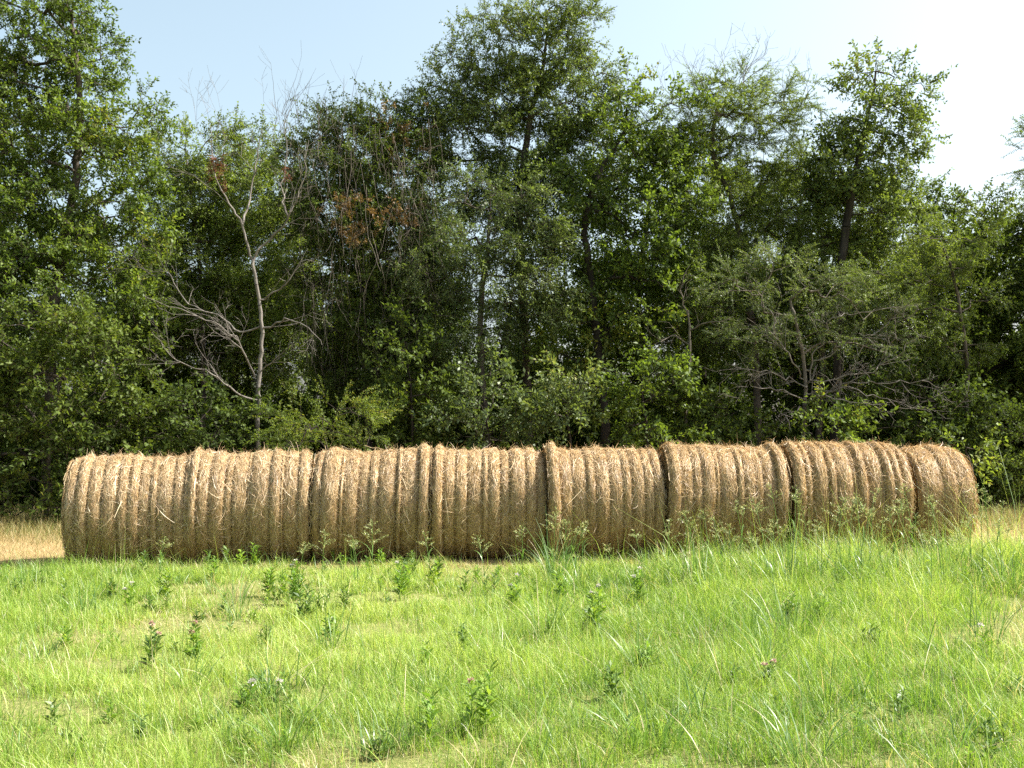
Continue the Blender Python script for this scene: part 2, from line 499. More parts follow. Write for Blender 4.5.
def make_bale(spec):
    x0, x1, yc, R, label, tone, seed, lipL, lipR, tilt, yaw = spec
    r = np.random.default_rng(seed)
    L = x1 - x0
    xm = (x0 + x1) / 2
    base = gz(xm, yc)
    cz = base + R * 0.955
    off = r.uniform(-50, 50, 3)
    nr = int(round(L / 0.138))
    edges = np.linspace(0, 1, nr + 1) + np.concatenate([[0], np.clip(r.normal(0, 0.26 / nr, nr - 1), -.42 / nr, .42 / nr), [0]])
    edges[1] = min(edges[1], 0.085)
    edges[-2] = max(edges[-2], 0.915)
    amp = r.uniform(0.55, 1.3, nr) * 0.066
    lift = r.normal(0, 0.012, nr)
    lift[0] += lipL
    lift[-1] += lipR

    def rad(s, th):
        """surface radius at axial share s and angle th"""
        i = np.clip(np.searchsorted(edges, s, 'right') - 1, 0, nr - 1)
        q = np.clip((s - edges[i]) / (edges[i + 1] - edges[i]), 0, 1)
        bul = np.sqrt(np.clip(1 - (2 * q - 1) ** 2, 0, 1))
        bul = np.where(((i == 0) & (q < .5)) | ((i == nr - 1) & (q > .5)), 1.0, bul)
        p = np.stack([s * L, np.cos(th) * R, np.sin(th) * R], 1) + off
        wob = HN3(p)
        e = np.minimum(s, 1 - s) * L
        bul = np.maximum(bul, 0.0) ** 0.8
        rd = R + lift[i] * (1 if True else 0) + amp[i] * (bul - 0.6) * (1 + 0.5 * wob) + 0.014 * HN(p) + 0.009 * HN2(p) + 0.012 * wob
        rd = rd - 0.05 * np.clip(1 - e / 0.055, 0, 1) ** 2
        return rd

    def surf(s, th, dr=0.0):
        rd = rad(s, th) + dr
        y = np.cos(th) * rd * 1.02
        z = np.sin(th) * rd
        lo = -R * 0.955
        z = np.where(z < lo + 0.05, lo + 0.05 * np.exp(np.clip((z - lo - 0.05) / 0.05, -6, 0)), z)
        z = np.maximum(z, lo + 0.0)
        sag = np.clip(-z / R, 0, 1) ** 2 * 0.03
        y = y * (1 + sag)
        X = (s - 0.5) * L
        X = X + tilt * z
        return np.stack([X * cyw - y * syw, X * syw + y * cyw, z], 1)

    cyw, syw = math.cos(yaw), math.sin(yaw)
    name = 'hay_bale'
    root = empty(name, (xm, yc, base), label, 'hay bale', 'round hay bales lying end to end in a row')
    O = np.array([xm, yc, cz])
    # wound body
    ns, nth = 150 if L > 1 else 90, 150
    S = np.linspace(0, 1, ns)
    T = np.arange(nth) * 2 * PI / nth
    sg, tg = np.meshgrid(S, T, indexing='ij')
    v = surf(sg.ravel(), tg.ravel())
    i = (np.arange(ns - 1)[:, None] * nth + np.arange(nth)[None])
    j = (np.arange(ns - 1)[:, None] * nth + (np.arange(nth) + 1)[None] % nth)
    f = np.stack([i.ravel(), j.ravel(), j.ravel() + nth, i.ravel() + nth], 1)
    V, Fq = [v], [f]
    n0 = len(v)
    for end, sgn in ((0, -1), (ns - 1, 1)):
        rim = v[end * nth:(end + 1) * nth]
        c = rim.mean(0)
        prev = np.arange(end * nth, (end + 1) * nth)
        for k, q in enumerate((0.93, 0.8, 0.66, 0.52, 0.38, 0.24, 0.1, 0.001)):
            ring = c + (rim - c) * q
            ring[:, 0] += cyw * sgn * (0.02 * (1 - q) + 0.012 * math.sin(q * 40) + 0.01 * r.normal(size=nth))
            idx = np.arange(nth) + n0
            nx = np.roll(np.arange(nth), -1)
            ff = np.stack([prev, idx, idx[nx], prev[nx]], 1) if sgn > 0 else np.stack([prev, prev[nx], idx[nx], idx], 1)
            V.append(ring)
            Fq.append(ff)
            prev = idx
            n0 += nth
    v = np.concatenate(V) + O
    f = np.concatenate(Fq)
    build('body', v, f, M['hay'], root, {'tone': np.full(len(f), tone), 'tint': np.full(len(f), .5)}, True)
    # loose stems lying along the windings, fuzz standing off the surface
    mb = MB()

    def strands(n, len_lo, len_hi, skew, lift_hi, w, seg=3, band=None, tint=(0.55, 0.22)):
        s = r.uniform(-0.004, 1.004, n)
        th = r.uniform(0, 2 * PI, n)
        if band is not None: th = r.normal(band[0], band[1], n)
        ln = r.uniform(len_lo, len_hi, n)
        sk = r.normal(0, skew, n)
        lf = np.abs(r.normal(0, lift_hi, n))
        sd = r.choice([-1, 1], n)
        bend = r.normal(0, 0.5, n)
        pts = []
        for k in range(seg + 1):
            q = k / seg
            a = sk + bend * q
            tt = th + sd * ln * q * np.cos(a) / R
            ss = np.clip(s + ln * q * np.sin(a) / L, -0.02, 1.02)
            pts.append(surf(ss, tt, 0.006 + lf * q ** 1.3))
        P = np.stack(pts, 1)
        d = P[:, -1] - P[:, 0]
        rad_ = P[:, 0] * np.array([0, 1, 1.])
        rad_ /= np.linalg.norm(rad_, axis=1)[:, None] + 1e-9
        side = np.cross(d, rad_)
        side /= np.linalg.norm(side, axis=1)[:, None] + 1e-9
        side = side + rad_ * r.normal(0, 0.5, n)[:, None]
        ww = w * r.uniform(0.6, 1.4, n)
        vv = []
        for k in range(seg + 1):
            g = ww * (1 - 0.6 * k / seg) * 0.5
            vv += [P[:, k] - side * g[:, None], P[:, k] + side * g[:, None]]
        vv = np.stack(vv, 1).reshape(-1, 3) + O
        vv[:, 2] = np.maximum(vv[:, 2], base + 0.004)
        q = np.array([[2 * k, 2 * k + 1, 2 * k + 3, 2 * k + 2] for k in range(seg)])
        ff = (q[None] + (np.arange(n) * 2 * (seg + 1))[:, None, None]).reshape(-1, 4)
        tn = np.clip(r.normal(tint[0], tint[1], n), 0.1, 1.0)
        mb.add(vv, ff, np.repeat(tn, seg))

    k = L / 1.5
    strands(int(14000 * k), 0.06, 0.26, 0.16, 0.006, 0.005)
    strands(int(3200 * k), 0.04, 0.12, 0.8, 0.012, 0.004)
    strands(int(800 * k), 0.05, 0.15, 0.9, 0.034, 0.004, 3, (PI / 2, 0.6))
    strands(int(1500 * k), 0.05, 0.2, 0.9, 0.045, 0.004)
    strands(int(260 * k), 0.14, 0.34, 0.5, 0.05, 0.0055, 4, None, (0.8, 0.15))
    # rings of stems on both round ends
    n = 2600
    sg_ = r.choice([-1, 1], n)
    rr = R * 0.97 * np.sqrt(r.uniform(0.02, 1, n))
    th = r.uniform(0, 2 * PI, n)
    ln = r.uniform(0.06, 0.25, n)
    P = []
    for kk in range(4):
        q = kk / 3
        a = th + ln * q / np.maximum(rr, 0.1)
        z = np.maximum(np.sin(a) * rr, -R * 0.95)
        ex, ey = sg_ * (L / 2 + 0.012 + 0.018 * (1 - rr / R) + r.uniform(0, 0.03, n) * q), np.cos(a) * rr
        P.append(np.stack([ex * cyw - ey * syw, ex * syw + ey * cyw, z], 1))
    vv = []
    for kk in range(4):
        pr = P[kk] * np.array([0, 1, 1.])
        pr /= np.linalg.norm(pr, axis=1)[:, None] + 1e-9
        vv += [P[kk] - pr * 0.003, P[kk] + pr * 0.003]
    vv = np.stack(vv, 1).reshape(-1, 3) + O
    vv[:, 2] = np.maximum(vv[:, 2], base + 0.004)
    q = np.array([[2 * a, 2 * a + 1, 2 * a + 3, 2 * a + 2] for a in range(3)])
    ff = (q[None] + (np.arange(n) * 8)[:, None, None]).reshape(-1, 4)
    mb.add(vv, ff, np.repeat(np.clip(r.normal(0.55, 0.2, n), 0.1, 1), 3))
    mb.out('loose_straw', M['straw'], root, False, {'tone': tone})
    return root


def bx(px, Y=13.25):
    return (px - 512.0) / F * Y


BY = 13.98
YF = 13.45
bales = [
    # px left, px right, Y, R, label, tone, seed, lipL, lipR, tilt
    (55, 178, BY - .53, .680, 'pale hay bale that ends the row on the left, beside the big leafy bush', .15, 101, 0, 0.01, 0.0, .235),
    (181, 299, BY - .23, .698, 'pale hay bale between the end bale by the leafy bush and a dark slot', .2, 102, 0.012, 0.02, .0, .16),
    (309, 424, BY - .07, .708, 'hay bale with a dark slot at one end, a shaggy raised collar at the other', .3, 103, -0.02, 0.08, .02, .08),
    (431, 544, BY, .710, 'hay bale crossed by a slanting shadow, left of the tall dark grass tuft', .45, 104, 0.065, -0.03, .0, .035),
    (547, 662, BY - .03, .708, 'hay bale right behind the tall blue green grass tuft, its left rim bulging out', .5, 105, 0.06, -0.015, .0, .055),
    (668, 786, BY - .02, .708, 'golden hay bale with a dark crease at its left end and a slumped right rim', .65, 106, 0.035, 0.02, .045, .03),
    (794, 911, BY, .704, 'golden hay bale with tall seeding grass before it, next to the narrow end bale', .75, 107, 0.02, 0.015, .03, .02),
    (916, 975, BY + .06, .685, 'narrow golden hay bale that ends the row beside open tan stubble', .8, 108, 0, 0, .03, .05),
]
for b in bales:
    ye = b[2] - .72
    make_bale((bx(b[0], ye), bx(b[1], ye), *b[2:]))

# ------------------------------------------------------------------ foliage
def leaf_quads(base, d, up, ln, wd, r):
    """rhombic leaves: base point, direction, blade normal"""
    s = np.cross(d, up)
    s /= np.linalg.norm(s, axis=1)[:, None] + 1e-9
    nrm = np.cross(s, d)
    mid = base + d * (ln * 0.45)[:, None] + nrm * (ln * 0.10)[:, None]
    tip = base + d * ln[:, None] - nrm * (ln * r.uniform(0, 0.25, len(ln)))[:, None]
    return np.stack([base, mid - s * (wd * .5)[:, None], tip, mid + s * (wd * .5)[:, None]], 1)


def spray_proto(kind, seed):
    r = np.random.default_rng(seed)
    B, D, L_, Wd, tw = [], [], [], [], []
    def twig(p, d, ln, n, sz, wr, droop, spread):
        d = d / np.linalg.norm(d)
        pts = [p]
        for k in range(n):
            q = (k + 1) / n
            d = d + np.array([0, 0, -droop / n]) + r.normal(size=3) * 0.06
            d /= np.linalg.norm(d)
            p = p + d * ln / n
            pts.append(p)
            side = np.cross(d, r.normal(size=3))
            side /= np.linalg.norm(side) + 1e-9
            for sgn in ((1, -1) if r.uniform() < spread else (r.choice([-1, 1]),)):
                ld = d * 0.55 + sgn * side * 0.9 + r.normal(size=3) * 0.25
                B.append(p); D.append(ld / np.linalg.norm(ld))
                L_.append(sz * r.uniform(0.7, 1.2)); Wd.append(sz * wr * r.uniform(0.8, 1.2))
        tw.append((pts[0], pts[n // 2], pts[-1]))
    ax = np.array([1.0, 0, 0.0])
    if kind == 'broad':
        for k in range(5):
            st = ax * r.uniform(0, 0.28) if k else np.zeros(3)
            twig(st, ax + r.normal(size=3) * (0.55 if k else 0.1), r.uniform(0.22, 0.40), 6, 0.085, 0.52, 0.3, 0.45)
    elif kind == 'small':
        for k in range(8):
            st = ax * r.uniform(0, 0.3) if k else np.zeros(3)
            twig(st, ax + r.normal(size=3) * (0.6 if k else 0.1), r.uniform(0.2, 0.36), 7, 0.056, 0.5, 0.15, 0.4)
    elif kind == 'feather':
        for k in range(6):
            st = ax * r.uniform(0, 0.3) if k else np.zeros(3)
            twig(st, ax + r.normal(size=3) * np.array([.3, .8, .35]), r.uniform(0.22, 0.36), 12, 0.042, 0.36, 0.5, 1.0)
    elif kind == 'willow':
        for k in range(5):
            st = ax * r.uniform(0, 0.25) if k else np.zeros(3)
            twig(st, ax + r.normal(size=3) * 0.5 + np.array([0, 0, .2]), r.uniform(0.3, 0.5), 9, 0.075, 0.28, 1.3, 0.6)
    B, D, L_, Wd = np.array(B), np.array(D), np.array(L_), np.array(Wd)
    up = r.normal(size=(len(B), 3)) * 0.6 + np.array([0, 0, 1.0])
    return leaf_quads(B, D, up, L_, Wd, r), tw


PROTO = {k: [spray_proto(k, 500 + 17 * i + 1000 * j) for i in range(10)] for j, k in enumerate(('broad', 'small', 'feather', 'willow'))}


def place_sprays(mb, wood, pos, d, kind, scale, tint, r):
    n = len(pos)
    d = d / (np.linalg.norm(d, axis=1)[:, None] + 1e-9)
    u = np.cross(d, np.tile([0, 0, 1.0], (n, 1)) + r.normal(size=(n, 3)) * 0.4)
    u /= np.linalg.norm(u, axis=1)[:, None] + 1e-9
    w = np.cross(u, d) * -1
    w = np.where(w[:, 2:3] < 0, -w, w)
    u = np.cross(w, d)
    R = np.stack([d, u, w], 2)
    sc_ = scale * r.uniform(0.75, 1.3, n)
    which = r.integers(0, 10, n)
    for k in range(10):
        ii = np.where(which == k)[0]
        if not len(ii): continue
        q, tw = PROTO[kind][k]
        m = len(q)
        v = np.einsum('nij,mj->nmi', R[ii], q.reshape(-1, 3)) * sc_[ii, None, None] + pos[ii, None]
        f = (np.arange(len(ii) * m * 4)).reshape(-1, 4)
        t = np.clip(np.repeat(tint[ii], m) + r.normal(0, 0.13, len(ii) * m), 0, 1)
        mb.add(v.reshape(-1, 3), f, t)
        if wood is not None:
            for a, b, c in tw:
                A = np.einsum('nij,j->ni', R[ii], a) * sc_[ii, None] + pos[ii]
                Bm = np.einsum('nij,j->ni', R[ii], b) * sc_[ii, None] + pos[ii]
                C = np.einsum('nij,j->ni', R[ii], c) * sc_[ii, None] + pos[ii]
                e = np.ones(len(ii))
                segs(wood, A, Bm, e * .004, e * .003, 3)
                segs(wood, Bm, C, e * .003, e * .0015, 3)


def skeleton(trunk, pts, r, step=0.28, penalty=0.35):
    """grow limbs from the trunk polyline to every spray point"""
    cap = len(trunk) + len(pts) * 40 + 10
    N = np.zeros((cap, 3))
    par = np.full(cap, -1, int)
    plen = np.zeros(cap)
    n = len(trunk)
    N[:n] = trunk
    par[1:n] = np.arange(n - 1)
    hmin = trunk[0, 2] + (trunk[-1, 2] - trunk[0, 2]) * 0.12
    block = trunk[:, 2] < hmin
    D0 = np.min(np.linalg.norm(pts[:, None] - trunk[None], axis=2), axis=1)
    ends = np.zeros(len(pts), int)
    dirs = np.zeros((len(pts), 3))
    for i in np.argsort(D0):
        p = pts[i]
        dv = p - N[:n]
        d = np.linalg.norm(dv, axis=1)
        cost = d + penalty * plen[:n] * 0.3 + 0.5 * np.clip(-dv[:, 2], 0, None)
        cost[:len(trunk)][block] += 50
        a = int(np.argmin(cost))
        k = max(1, int(d[a] / step))
        k = min(k, 30)
        prev = a
        start = N[a].copy()
        side = r.normal(size=3) * 0.10 * d[a]
        for s in range(1, k + 1):
            q = s / k
            pos = start + (p - start) * q + side * math.sin(q * PI) + np.array([0, 0, 0.10 * d[a] * math.sin(q * PI)])
            if s < k: pos = pos + r.normal(size=3) * 0.03
            N[n] = pos
            par[n] = prev
            plen[n] = plen[prev] + np.linalg.norm(pos - N[prev])
            prev = n
            n += 1
        ends[i] = prev
        dirs[i] = N[prev] - N[par[prev]]
    return N[:n], par[:n], ends, dirs


def wood_mesh(mb, N, par, ends, ntrunk, r_base, r_tip, r, power=2.3, trunk_taper=True, sides=6):
    n = len(N)
    a = np.zeros(n)
    a[ends] += r_tip ** power
    for i in range(n - 1, 0, -1):
        if a[i] == 0: a[i] = r_tip ** power
        a[par[i]] += a[i]
    rad = a ** (1 / power)
    rad *= 1.0
    big = rad[0]
    s = r_base / big
    # thick wood is scaled to the trunk's girth, twigs keep their own
    q = np.clip((rad - r_tip) / (big - r_tip + 1e-9), 0, 1)
    rad = rad * (1 + (s - 1) * q ** 0.7)
    rad = np.maximum(rad, r_tip)
    i = np.arange(1, n)
    p = par[1:]
    r0 = np.minimum(rad[p], rad[i] * 1.25)
    thick = rad[i] > 0.02
    t = r.uniform(0, 1, n - 1)
    for sel, sd in ((thick, 8), (~thick, 4)):
        segs(mb, N[p[sel]], N[i[sel]], r0[sel], rad[i][sel], sd, t[sel])
    # root flare
    fl = np.array([N[0] - [0, 0, .1], N[0] + (N[1] - N[0]) * .6])
    segs(mb, fl[:1], fl[1:], [r_base * 1.6], [r_base * 1.0], 8)


def blob_points(blobs, Y, dens, r, zf=0.9, mind=0.16, shell=0.55):
    P, T, C = [], [], []
    for bl in blobs:
        px, py, rx, ry = bl[:4]
        dy = bl[4] if len(bl) > 4 else 0.0
        dn = bl[5] if len(bl) > 5 else 1.0
        c = W(px, py, Y + dy)
        sx, sz = rx * (Y + dy) / F, ry * (Y + dy) / F
        sy = min((sx + sz) / 2 * zf, 1.7)
        n = int(dens * dn * 4.19 * sx * sy * sz) + 3
        u = r.normal(size=(n, 3))
        u /= np.linalg.norm(u, axis=1)[:, None]
        rr = r.uniform(0.0, 1, n) ** (1 / 3 * shell * 1.4)
        wob = 1 + 0.16 * Waves(int(r.integers(1e6)), 2.5)(u)
        p = u * (rr * wob)[:, None]
        m = max(3, n // 11)
        nb = np.argmin(((p[:, None] - p[None, :m]) ** 2).sum(2), axis=1)
        pull = r.uniform(0.25, 0.8, n)[:, None]
        p = c + (p + (p[nb] - p) * pull * np.array([.75, .75, 1.0])) * np.array([sx, sy, sz])
        t0 = r.normal(0, 0.10)
        P.append(p)
        T.append(np.full(n, t0))
        C.append(np.tile(c, (n, 1)))
    P, T, C = np.concatenate(P), np.concatenate(T), np.concatenate(C)
    # thin crowded points
    order = r.permutation(len(P))
    cell = {}
    keep = []
    for i in order:
        key = tuple((P[i] / mind).astype(int))
        if key in cell: continue
        cell[key] = 1
        keep.append(i)
    keep = np.array(keep)
    # drop what the ground would swallow
    g = ground(P[keep, 0], P[keep, 1])
    keep = keep[P[keep, 2] > g + 0.08]
    return P[keep], T[keep], C[keep]


CL = Waves(77, 1.6)
DENS = 3.6


def tree(name, label, cat, Y, trunk_px, blobs, leaf='leaf_green', kind='broad', bark='bark', dens=15., scale=1.0, r_base=0.12,
         seed=1, tint=0.5, group=None, bare=0, zf=0.9, droop=0.0, mind=0.16, build_it=True):
    r = np.random.default_rng(seed)
    tp = [W(*(list(q) + [Y])[:2], Y + (q[2] if len(q) > 2 else 0)) for q in trunk_px]
    g0 = gz(tp[0][0], tp[0][1])
    tp[0][2] = g0 - 0.05
    tr = smooth_line(tp, 0.25, 0.015, r)
    pts, tt, cc = blob_points(blobs, Y, dens * DENS, r, zf, mind * .62)
    N, par, ends, dirs = skeleton(tr, pts, r)
    wood, crown = MB(), MB()
    wood_mesh(wood, N, par, ends, len(tr), r_base * .72, 0.004, r)
    out = pts - cc
    out /= np.linalg.norm(out, axis=1)[:, None] + 1e-6
    dd = dirs / (np.linalg.norm(dirs, axis=1)[:, None] + 1e-6)
    d = dd * 0.6 + out * 0.8 + r.normal(size=out.shape) * 0.45 + np.array([0, 0, 0.12 - droop])
    tn = tint + tt + 0.16 * CL(pts) + r.normal(0, 0.07, len(pts))
    keep = np.ones(len(pts), bool)
    if bare > 0: keep = r.uniform(0, 1, len(pts)) > bare
    place_sprays(crown, wood, pts[keep], d[keep], kind, scale, tn[keep], r)
    root = empty(name, (tp[0][0], tp[0][1], g0), label, cat, group)
    wood.out('trunk', M[bark], root, True)
    crown.out('crown', M[leaf], root)
    return root, pts, N


def grow(mb, p, d, ln, rad, depth, r, up=0.06, wig=0.14, nchild=(3, 6), t=0.5, rmin=0.0025, spread=0.75, ratio=(0.35, 0.65)):
    """bare branch with ever finer twigs"""
    k = max(3, int(ln / 0.12))
    pts = [np.array(p, float)]
    d = np.array(d, float)
    d /= np.linalg.norm(d)
    ds = [d]
    for _ in range(k):
        d = d + r.normal(size=3) * wig + np.array([0, 0, up])
        d /= np.linalg.norm(d)
        pts.append(pts[-1] + d * ln / k)
        ds.append(d)
    polyline(mb, pts, rad, max(rmin, rad * 0.3), 5 if rad > 0.01 else 3, t)
    if depth > 0:
        for _ in range(int(r.integers(*nchild))):
            j = int(r.integers(max(1, k // 4), k + 1))
            sd = np.cross(ds[j], r.normal(size=3))
            sd /= np.linalg.norm(sd) + 1e-9
            grow(mb, pts[j], ds[j] * 0.8 + sd * spread, ln * r.uniform(*ratio), max(rmin, rad * 0.55 * (1 - 0.4 * j / k)), depth - 1, r, up, wig, nchild, t, rmin, spread, ratio)
    return pts


def px_branch(mb, pix, Y, r0, r1, r, twigs=0, tlen=0.6, depth=1, jit=0.02, up=0.03, nchild=(2, 5)):
    pts = smooth_line([W(q[0], q[1], Y + (q[2] if len(q) > 2 else 0)) for q in pix], 0.12, jit, r)
    polyline(mb, pts, r0, r1, 6, 0.5)
    n = len(pts)
    for _ in range(twigs):
        j = int(r.integers(max(1, n // 5), n - 1))
        d = pts[j + 1] - pts[j]
        d /= np.linalg.norm(d) + 1e-9
        sd = np.cross(d, r.normal(size=3))
        sd /= np.linalg.norm(sd) + 1e-9
        rad = (r0 + (r1 - r0) * j / n) * 0.5
        grow(mb, pts[j], d * 0.9 + sd * 0.6, tlen * r.uniform(0.5, 1.2), max(0.003, min(rad, 0.008)), depth, r, up, 0.09, nchild, .5, .002)
    return pts


# ---- the front trees
tree('broadleaf_tree', 'big bright green tree filling the left edge, its top past the picture', 'tree', 21.0,
     [(45, 520), (50, 400), (55, 300), (72, 200), (80, 110), (72, 20)],
     [(15, 25, 85, 60), (85, 50, 35, 45), (60, 95, 60, 50), (140, 112, 36, 32, -.3), (112, 140, 40, 35), (25, 130, 80, 55), (90, 190, 75, 50), (10, 215, 90, 60),
      (115, 240, 48, 45), (60, 285, 100, 55), (-60, 120, 70, 120), (-60, 280, 80, 90), (-20, -40, 100, 50), (120, 310, 50, 45)],
     'leaf_green', 'broad', dens=7.5, r_base=.15, seed=31, tint=.46, scale=.92)
tree('leafy_bush', 'broad dark leafy bush at the left edge, left of the end bale', 'bush', 18.9,
     [(45, 525), (50, 450), (60, 380)],
     [(20, 345, 46, 34), (75, 335, 44, 30), (120, 355, 40, 34), (45, 395, 48, 36), (100, 405, 40, 32), (-10, 420, 40, 40), (140, 425, 30, 34), (20, 455, 44, 34), (80, 455, 48, 36), (125, 475, 36, 36), (40, 500, 60, 26), (-50, 400, 60, 90), (150, 490, 22, 30), (95, 500, 50, 24)],
     'leaf_dark', 'broad', dens=10, r_base=.07, seed=32, tint=.58)
tree('airy_tree', 'thin pale green tree with sky showing through, behind the bare grey tree', 'tree', 23.5,
     [(205, 510), (203, 380), (200, 270), (192, 200), (185, 150)],
     [(180, 150, 28, 25), (210, 145, 36, 26), (250, 165, 34, 32), (185, 195, 40, 34), (225, 205, 48, 34), (275, 190, 28, 36), (200, 255, 62, 42), (255, 255, 50, 45), (215, 320, 70, 50), (160, 320, 40, 50), (280, 330, 45, 50)],
     'leaf_light', 'small', dens=10.5, r_base=.07, seed=33, tint=.5, scale=1.05)

# bare grey tree
def dead_tree():
    Y = 19.6
    r = np.random.default_rng(41)
    mb = MB()
    b = W(258, 520, Y)
    b[2] = gz(b[0], b[1]) - 0.05
    root = empty('dead_tree', (b[0], b[1], b[2] + .05), 'bare grey dead tree with forked trunk and rusty leaf scraps near its top', 'dead tree')
    tr = [b] + [W(*q, Y) for q in ((258, 442), (259, 380), (262, 328), (258, 293), (253, 261))]
    polyline(mb, smooth_line(tr, .12, .012, r), .050, .030, 8)
    for pix, r0, r1, tw, tl, dp in (
        ([(253, 261), (246, 240), (242, 225), (226, 197), (214, 169), (211, 126)], .026, .005, 11, .9, 2),
        ([(253, 262), (258, 250), (270, 240), (288, 218, -.2), (302, 183, -.3), (309, 140, -.3)], .024, .005, 12, .9, 2),
        ([(242, 225), (250, 200, .3), (255, 165, .4), (262, 130, .5)], .025, .006, 7, .7, 2),
        ([(288, 218, -.2), (282, 190, .2), (287, 150, .3), (284, 120, .3)], .02, .005, 6, .7, 2),
        ([(255, 377), (246, 357, -.3), (239, 342, -.5), (211, 321, -.7), (169, 307, -.9), (144, 296, -1)], .020, .004, 16, .8, 2),
        ([(262, 325), (240, 332, .2), (222, 318, .3), (185, 300, .5), (168, 272, .6), (140, 276, .6)], .020, .004, 16, .8, 2),
        ([(258, 400), (240, 395, -.3), (211, 374, -.7), (176, 360, -.9), (152, 332, -1)], .019, .004, 14, .7, 2),
        ([(262, 330), (290, 320, -.4), (312, 332, -.7), (322, 345, -.8)], .02, .005, 6, .6, 2),
        ([(259, 300), (285, 285, -.2), (300, 262, -.3), (315, 262, -.3)], .02, .005, 6, .6, 1),
        ([(259, 372), (285, 350, -.4), (300, 342, -.5)], .015, .004, 4, .5, 1)):
        px_branch(mb, pix, Y, r0, r1, r, int(tw * .6), tl * 1.15, dp, .018, up=.04)
    mb.out('trunk', M['bark_pale'], root, True)
    lv = MB()
    for (px, py, n, s) in ((218, 166, 18, .10), (285, 168, 3, .10), (226, 186, 2, .08)):
        c = W(px, py, Y)
        p = c + r.normal(size=(n, 3)) * s * np.array([.45, .6, .9])
        place_sprays(lv, None, p, r.normal(size=(n, 3)) + [0, 0, -.6], 'broad', .36, r.uniform(.1, .9, n), r)
    lv.out('dead_leaves', M['leaf_red'], root)


dead_tree()

# tree hung with dead vines
vt, vp, vn = tree('vine_tree', 'dark tree hung with dry vines and rusty brown leaf patches', 'tree', 22.0,
     [(375, 515), (366, 400), (362, 300), (360, 220), (378, 150)],
     [(345, 125, 36, 22), (388, 118, 36, 22), (412, 130, 26, 30), (325, 165, 40, 40), (365, 165, 40, 40), (405, 185, 36, 45), (340, 220, 50, 45), (390, 245, 50, 45), (345, 290, 55, 50), (410, 310, 45, 50), (370, 360, 60, 50)],
     'leaf_dark', 'small', 'bark_dark', dens=13, r_base=.10, seed=34, tint=.42)


def vines():
    r = np.random.default_rng(44)
    mb = MB()
    for i in range(230):
        px = r.uniform(292, 436)
        py = r.uniform(110, 330)
        p = W(px, py, 22.0 - r.uniform(.4, 1.7))
        ln = r.uniform(.5, 2.4)
        q = [p]
        d = np.array([r.normal(0, .15), r.normal(0, .1), -1.0])
        k = 9
        for j in range(k):
            d = d + np.array([r.normal(0, .16), r.normal(0, .12), -.06])
            d /= np.linalg.norm(d)
            q.append(q[-1] + d * ln / k)
        w = r.uniform(.002, .006)
        polyline(mb, q, w, w * .6, 3, r.uniform())
        if r.uniform() < .6:
            j = int(r.integers(2, k))
            grow(mb, q[j], [r.normal(), r.normal() * .5, r.normal(0, .5)], r.uniform(.2, .6), .004, 1, r, -.08, .25, (2, 5))
    # fine upright twigs along the top of the tangle
    for i in range(75):
        p = W(r.uniform(272, 372), r.uniform(112, 190), 22.0 - r.uniform(-.6, 1.0))
        grow(mb, p, [r.normal(0, .25), r.normal(0, .2), 1], r.uniform(.5, 1.1), .006, 1, r, .03, .1, (2, 5), .5, .002)
    mb.out('dead_vine', M['bark_grey'], vt, True)
    lv = MB()
    for (px, py, n, s) in ((343, 203, 15, .18), (357, 224, 15, .17), (384, 215, 8, .14), (404, 214, 12, .2), (346, 232, 8, .16), (398, 128, 20, .28), (418, 135, 10, .22), (386, 122, 8, .2)):
        c = W(px, py, 20.7 if py > 180 else 21.6)
        p = c + r.normal(size=(n, 3)) * s * np.array([.8, .8, 1.0])
        place_sprays(lv, None, p, r.normal(size=(n, 3)) + [0, 0, -.5], 'broad', .5, r.uniform(.1, .9, n), r)
    lv.out('dead_leaves', M['leaf_brown'], vt)


vines()

tree('oak_tree', 'tallest tree at the centre with an open grey green crown reaching the top edge', 'tree', 22.4,
     [(532, 515), (528, 400), (522, 280), (520, 200), (530, 120), (545, 50), (548, 10)],
     [(492, 22, 26, 18), (530, 12, 20, 22), (566, 14, 22, 20), (590, 30, 18, 28), (597, 68, 20, 26), (560, 55, 34, 26), (515, 55, 36, 26), (478, 68, 30, 22), (446, 60, 16, 12), (455, 98, 28, 22), (500, 98, 44, 32),
      (555, 100, 42, 32), (588, 112, 26, 26), (470, 135, 44, 32), (525, 150, 52, 36), (575, 160, 42, 36), (445, 165, 26, 26), (545, 205, 54, 36), (500, 200, 40, 36), (425, 98, 12, 10), (545, 30, 26, 22), (520, 85, 30, 24), (470, 45, 16, 12), (430, 120, 20, 16)],
     'leaf_oak', 'small', dens=18, r_base=.12, seed=35, tint=.48)
tree('willowy_tree', 'light green drooping tree in front of the tallest tree', 'tree', 20.8,
     [(488, 512), (486, 420), (480, 330), (488, 250), (490, 210)],
     [(478, 195, 38, 26), (515, 200, 34, 26), (465, 235, 44, 32), (515, 240, 50, 36), (480, 280, 56, 36), (530, 295, 40, 36), (470, 330, 44, 36), (545, 250, 26, 36)],
     'leaf_grey', 'willow', 'bark', dens=11, r_base=.085, seed=36, tint=.5, droop=.25)
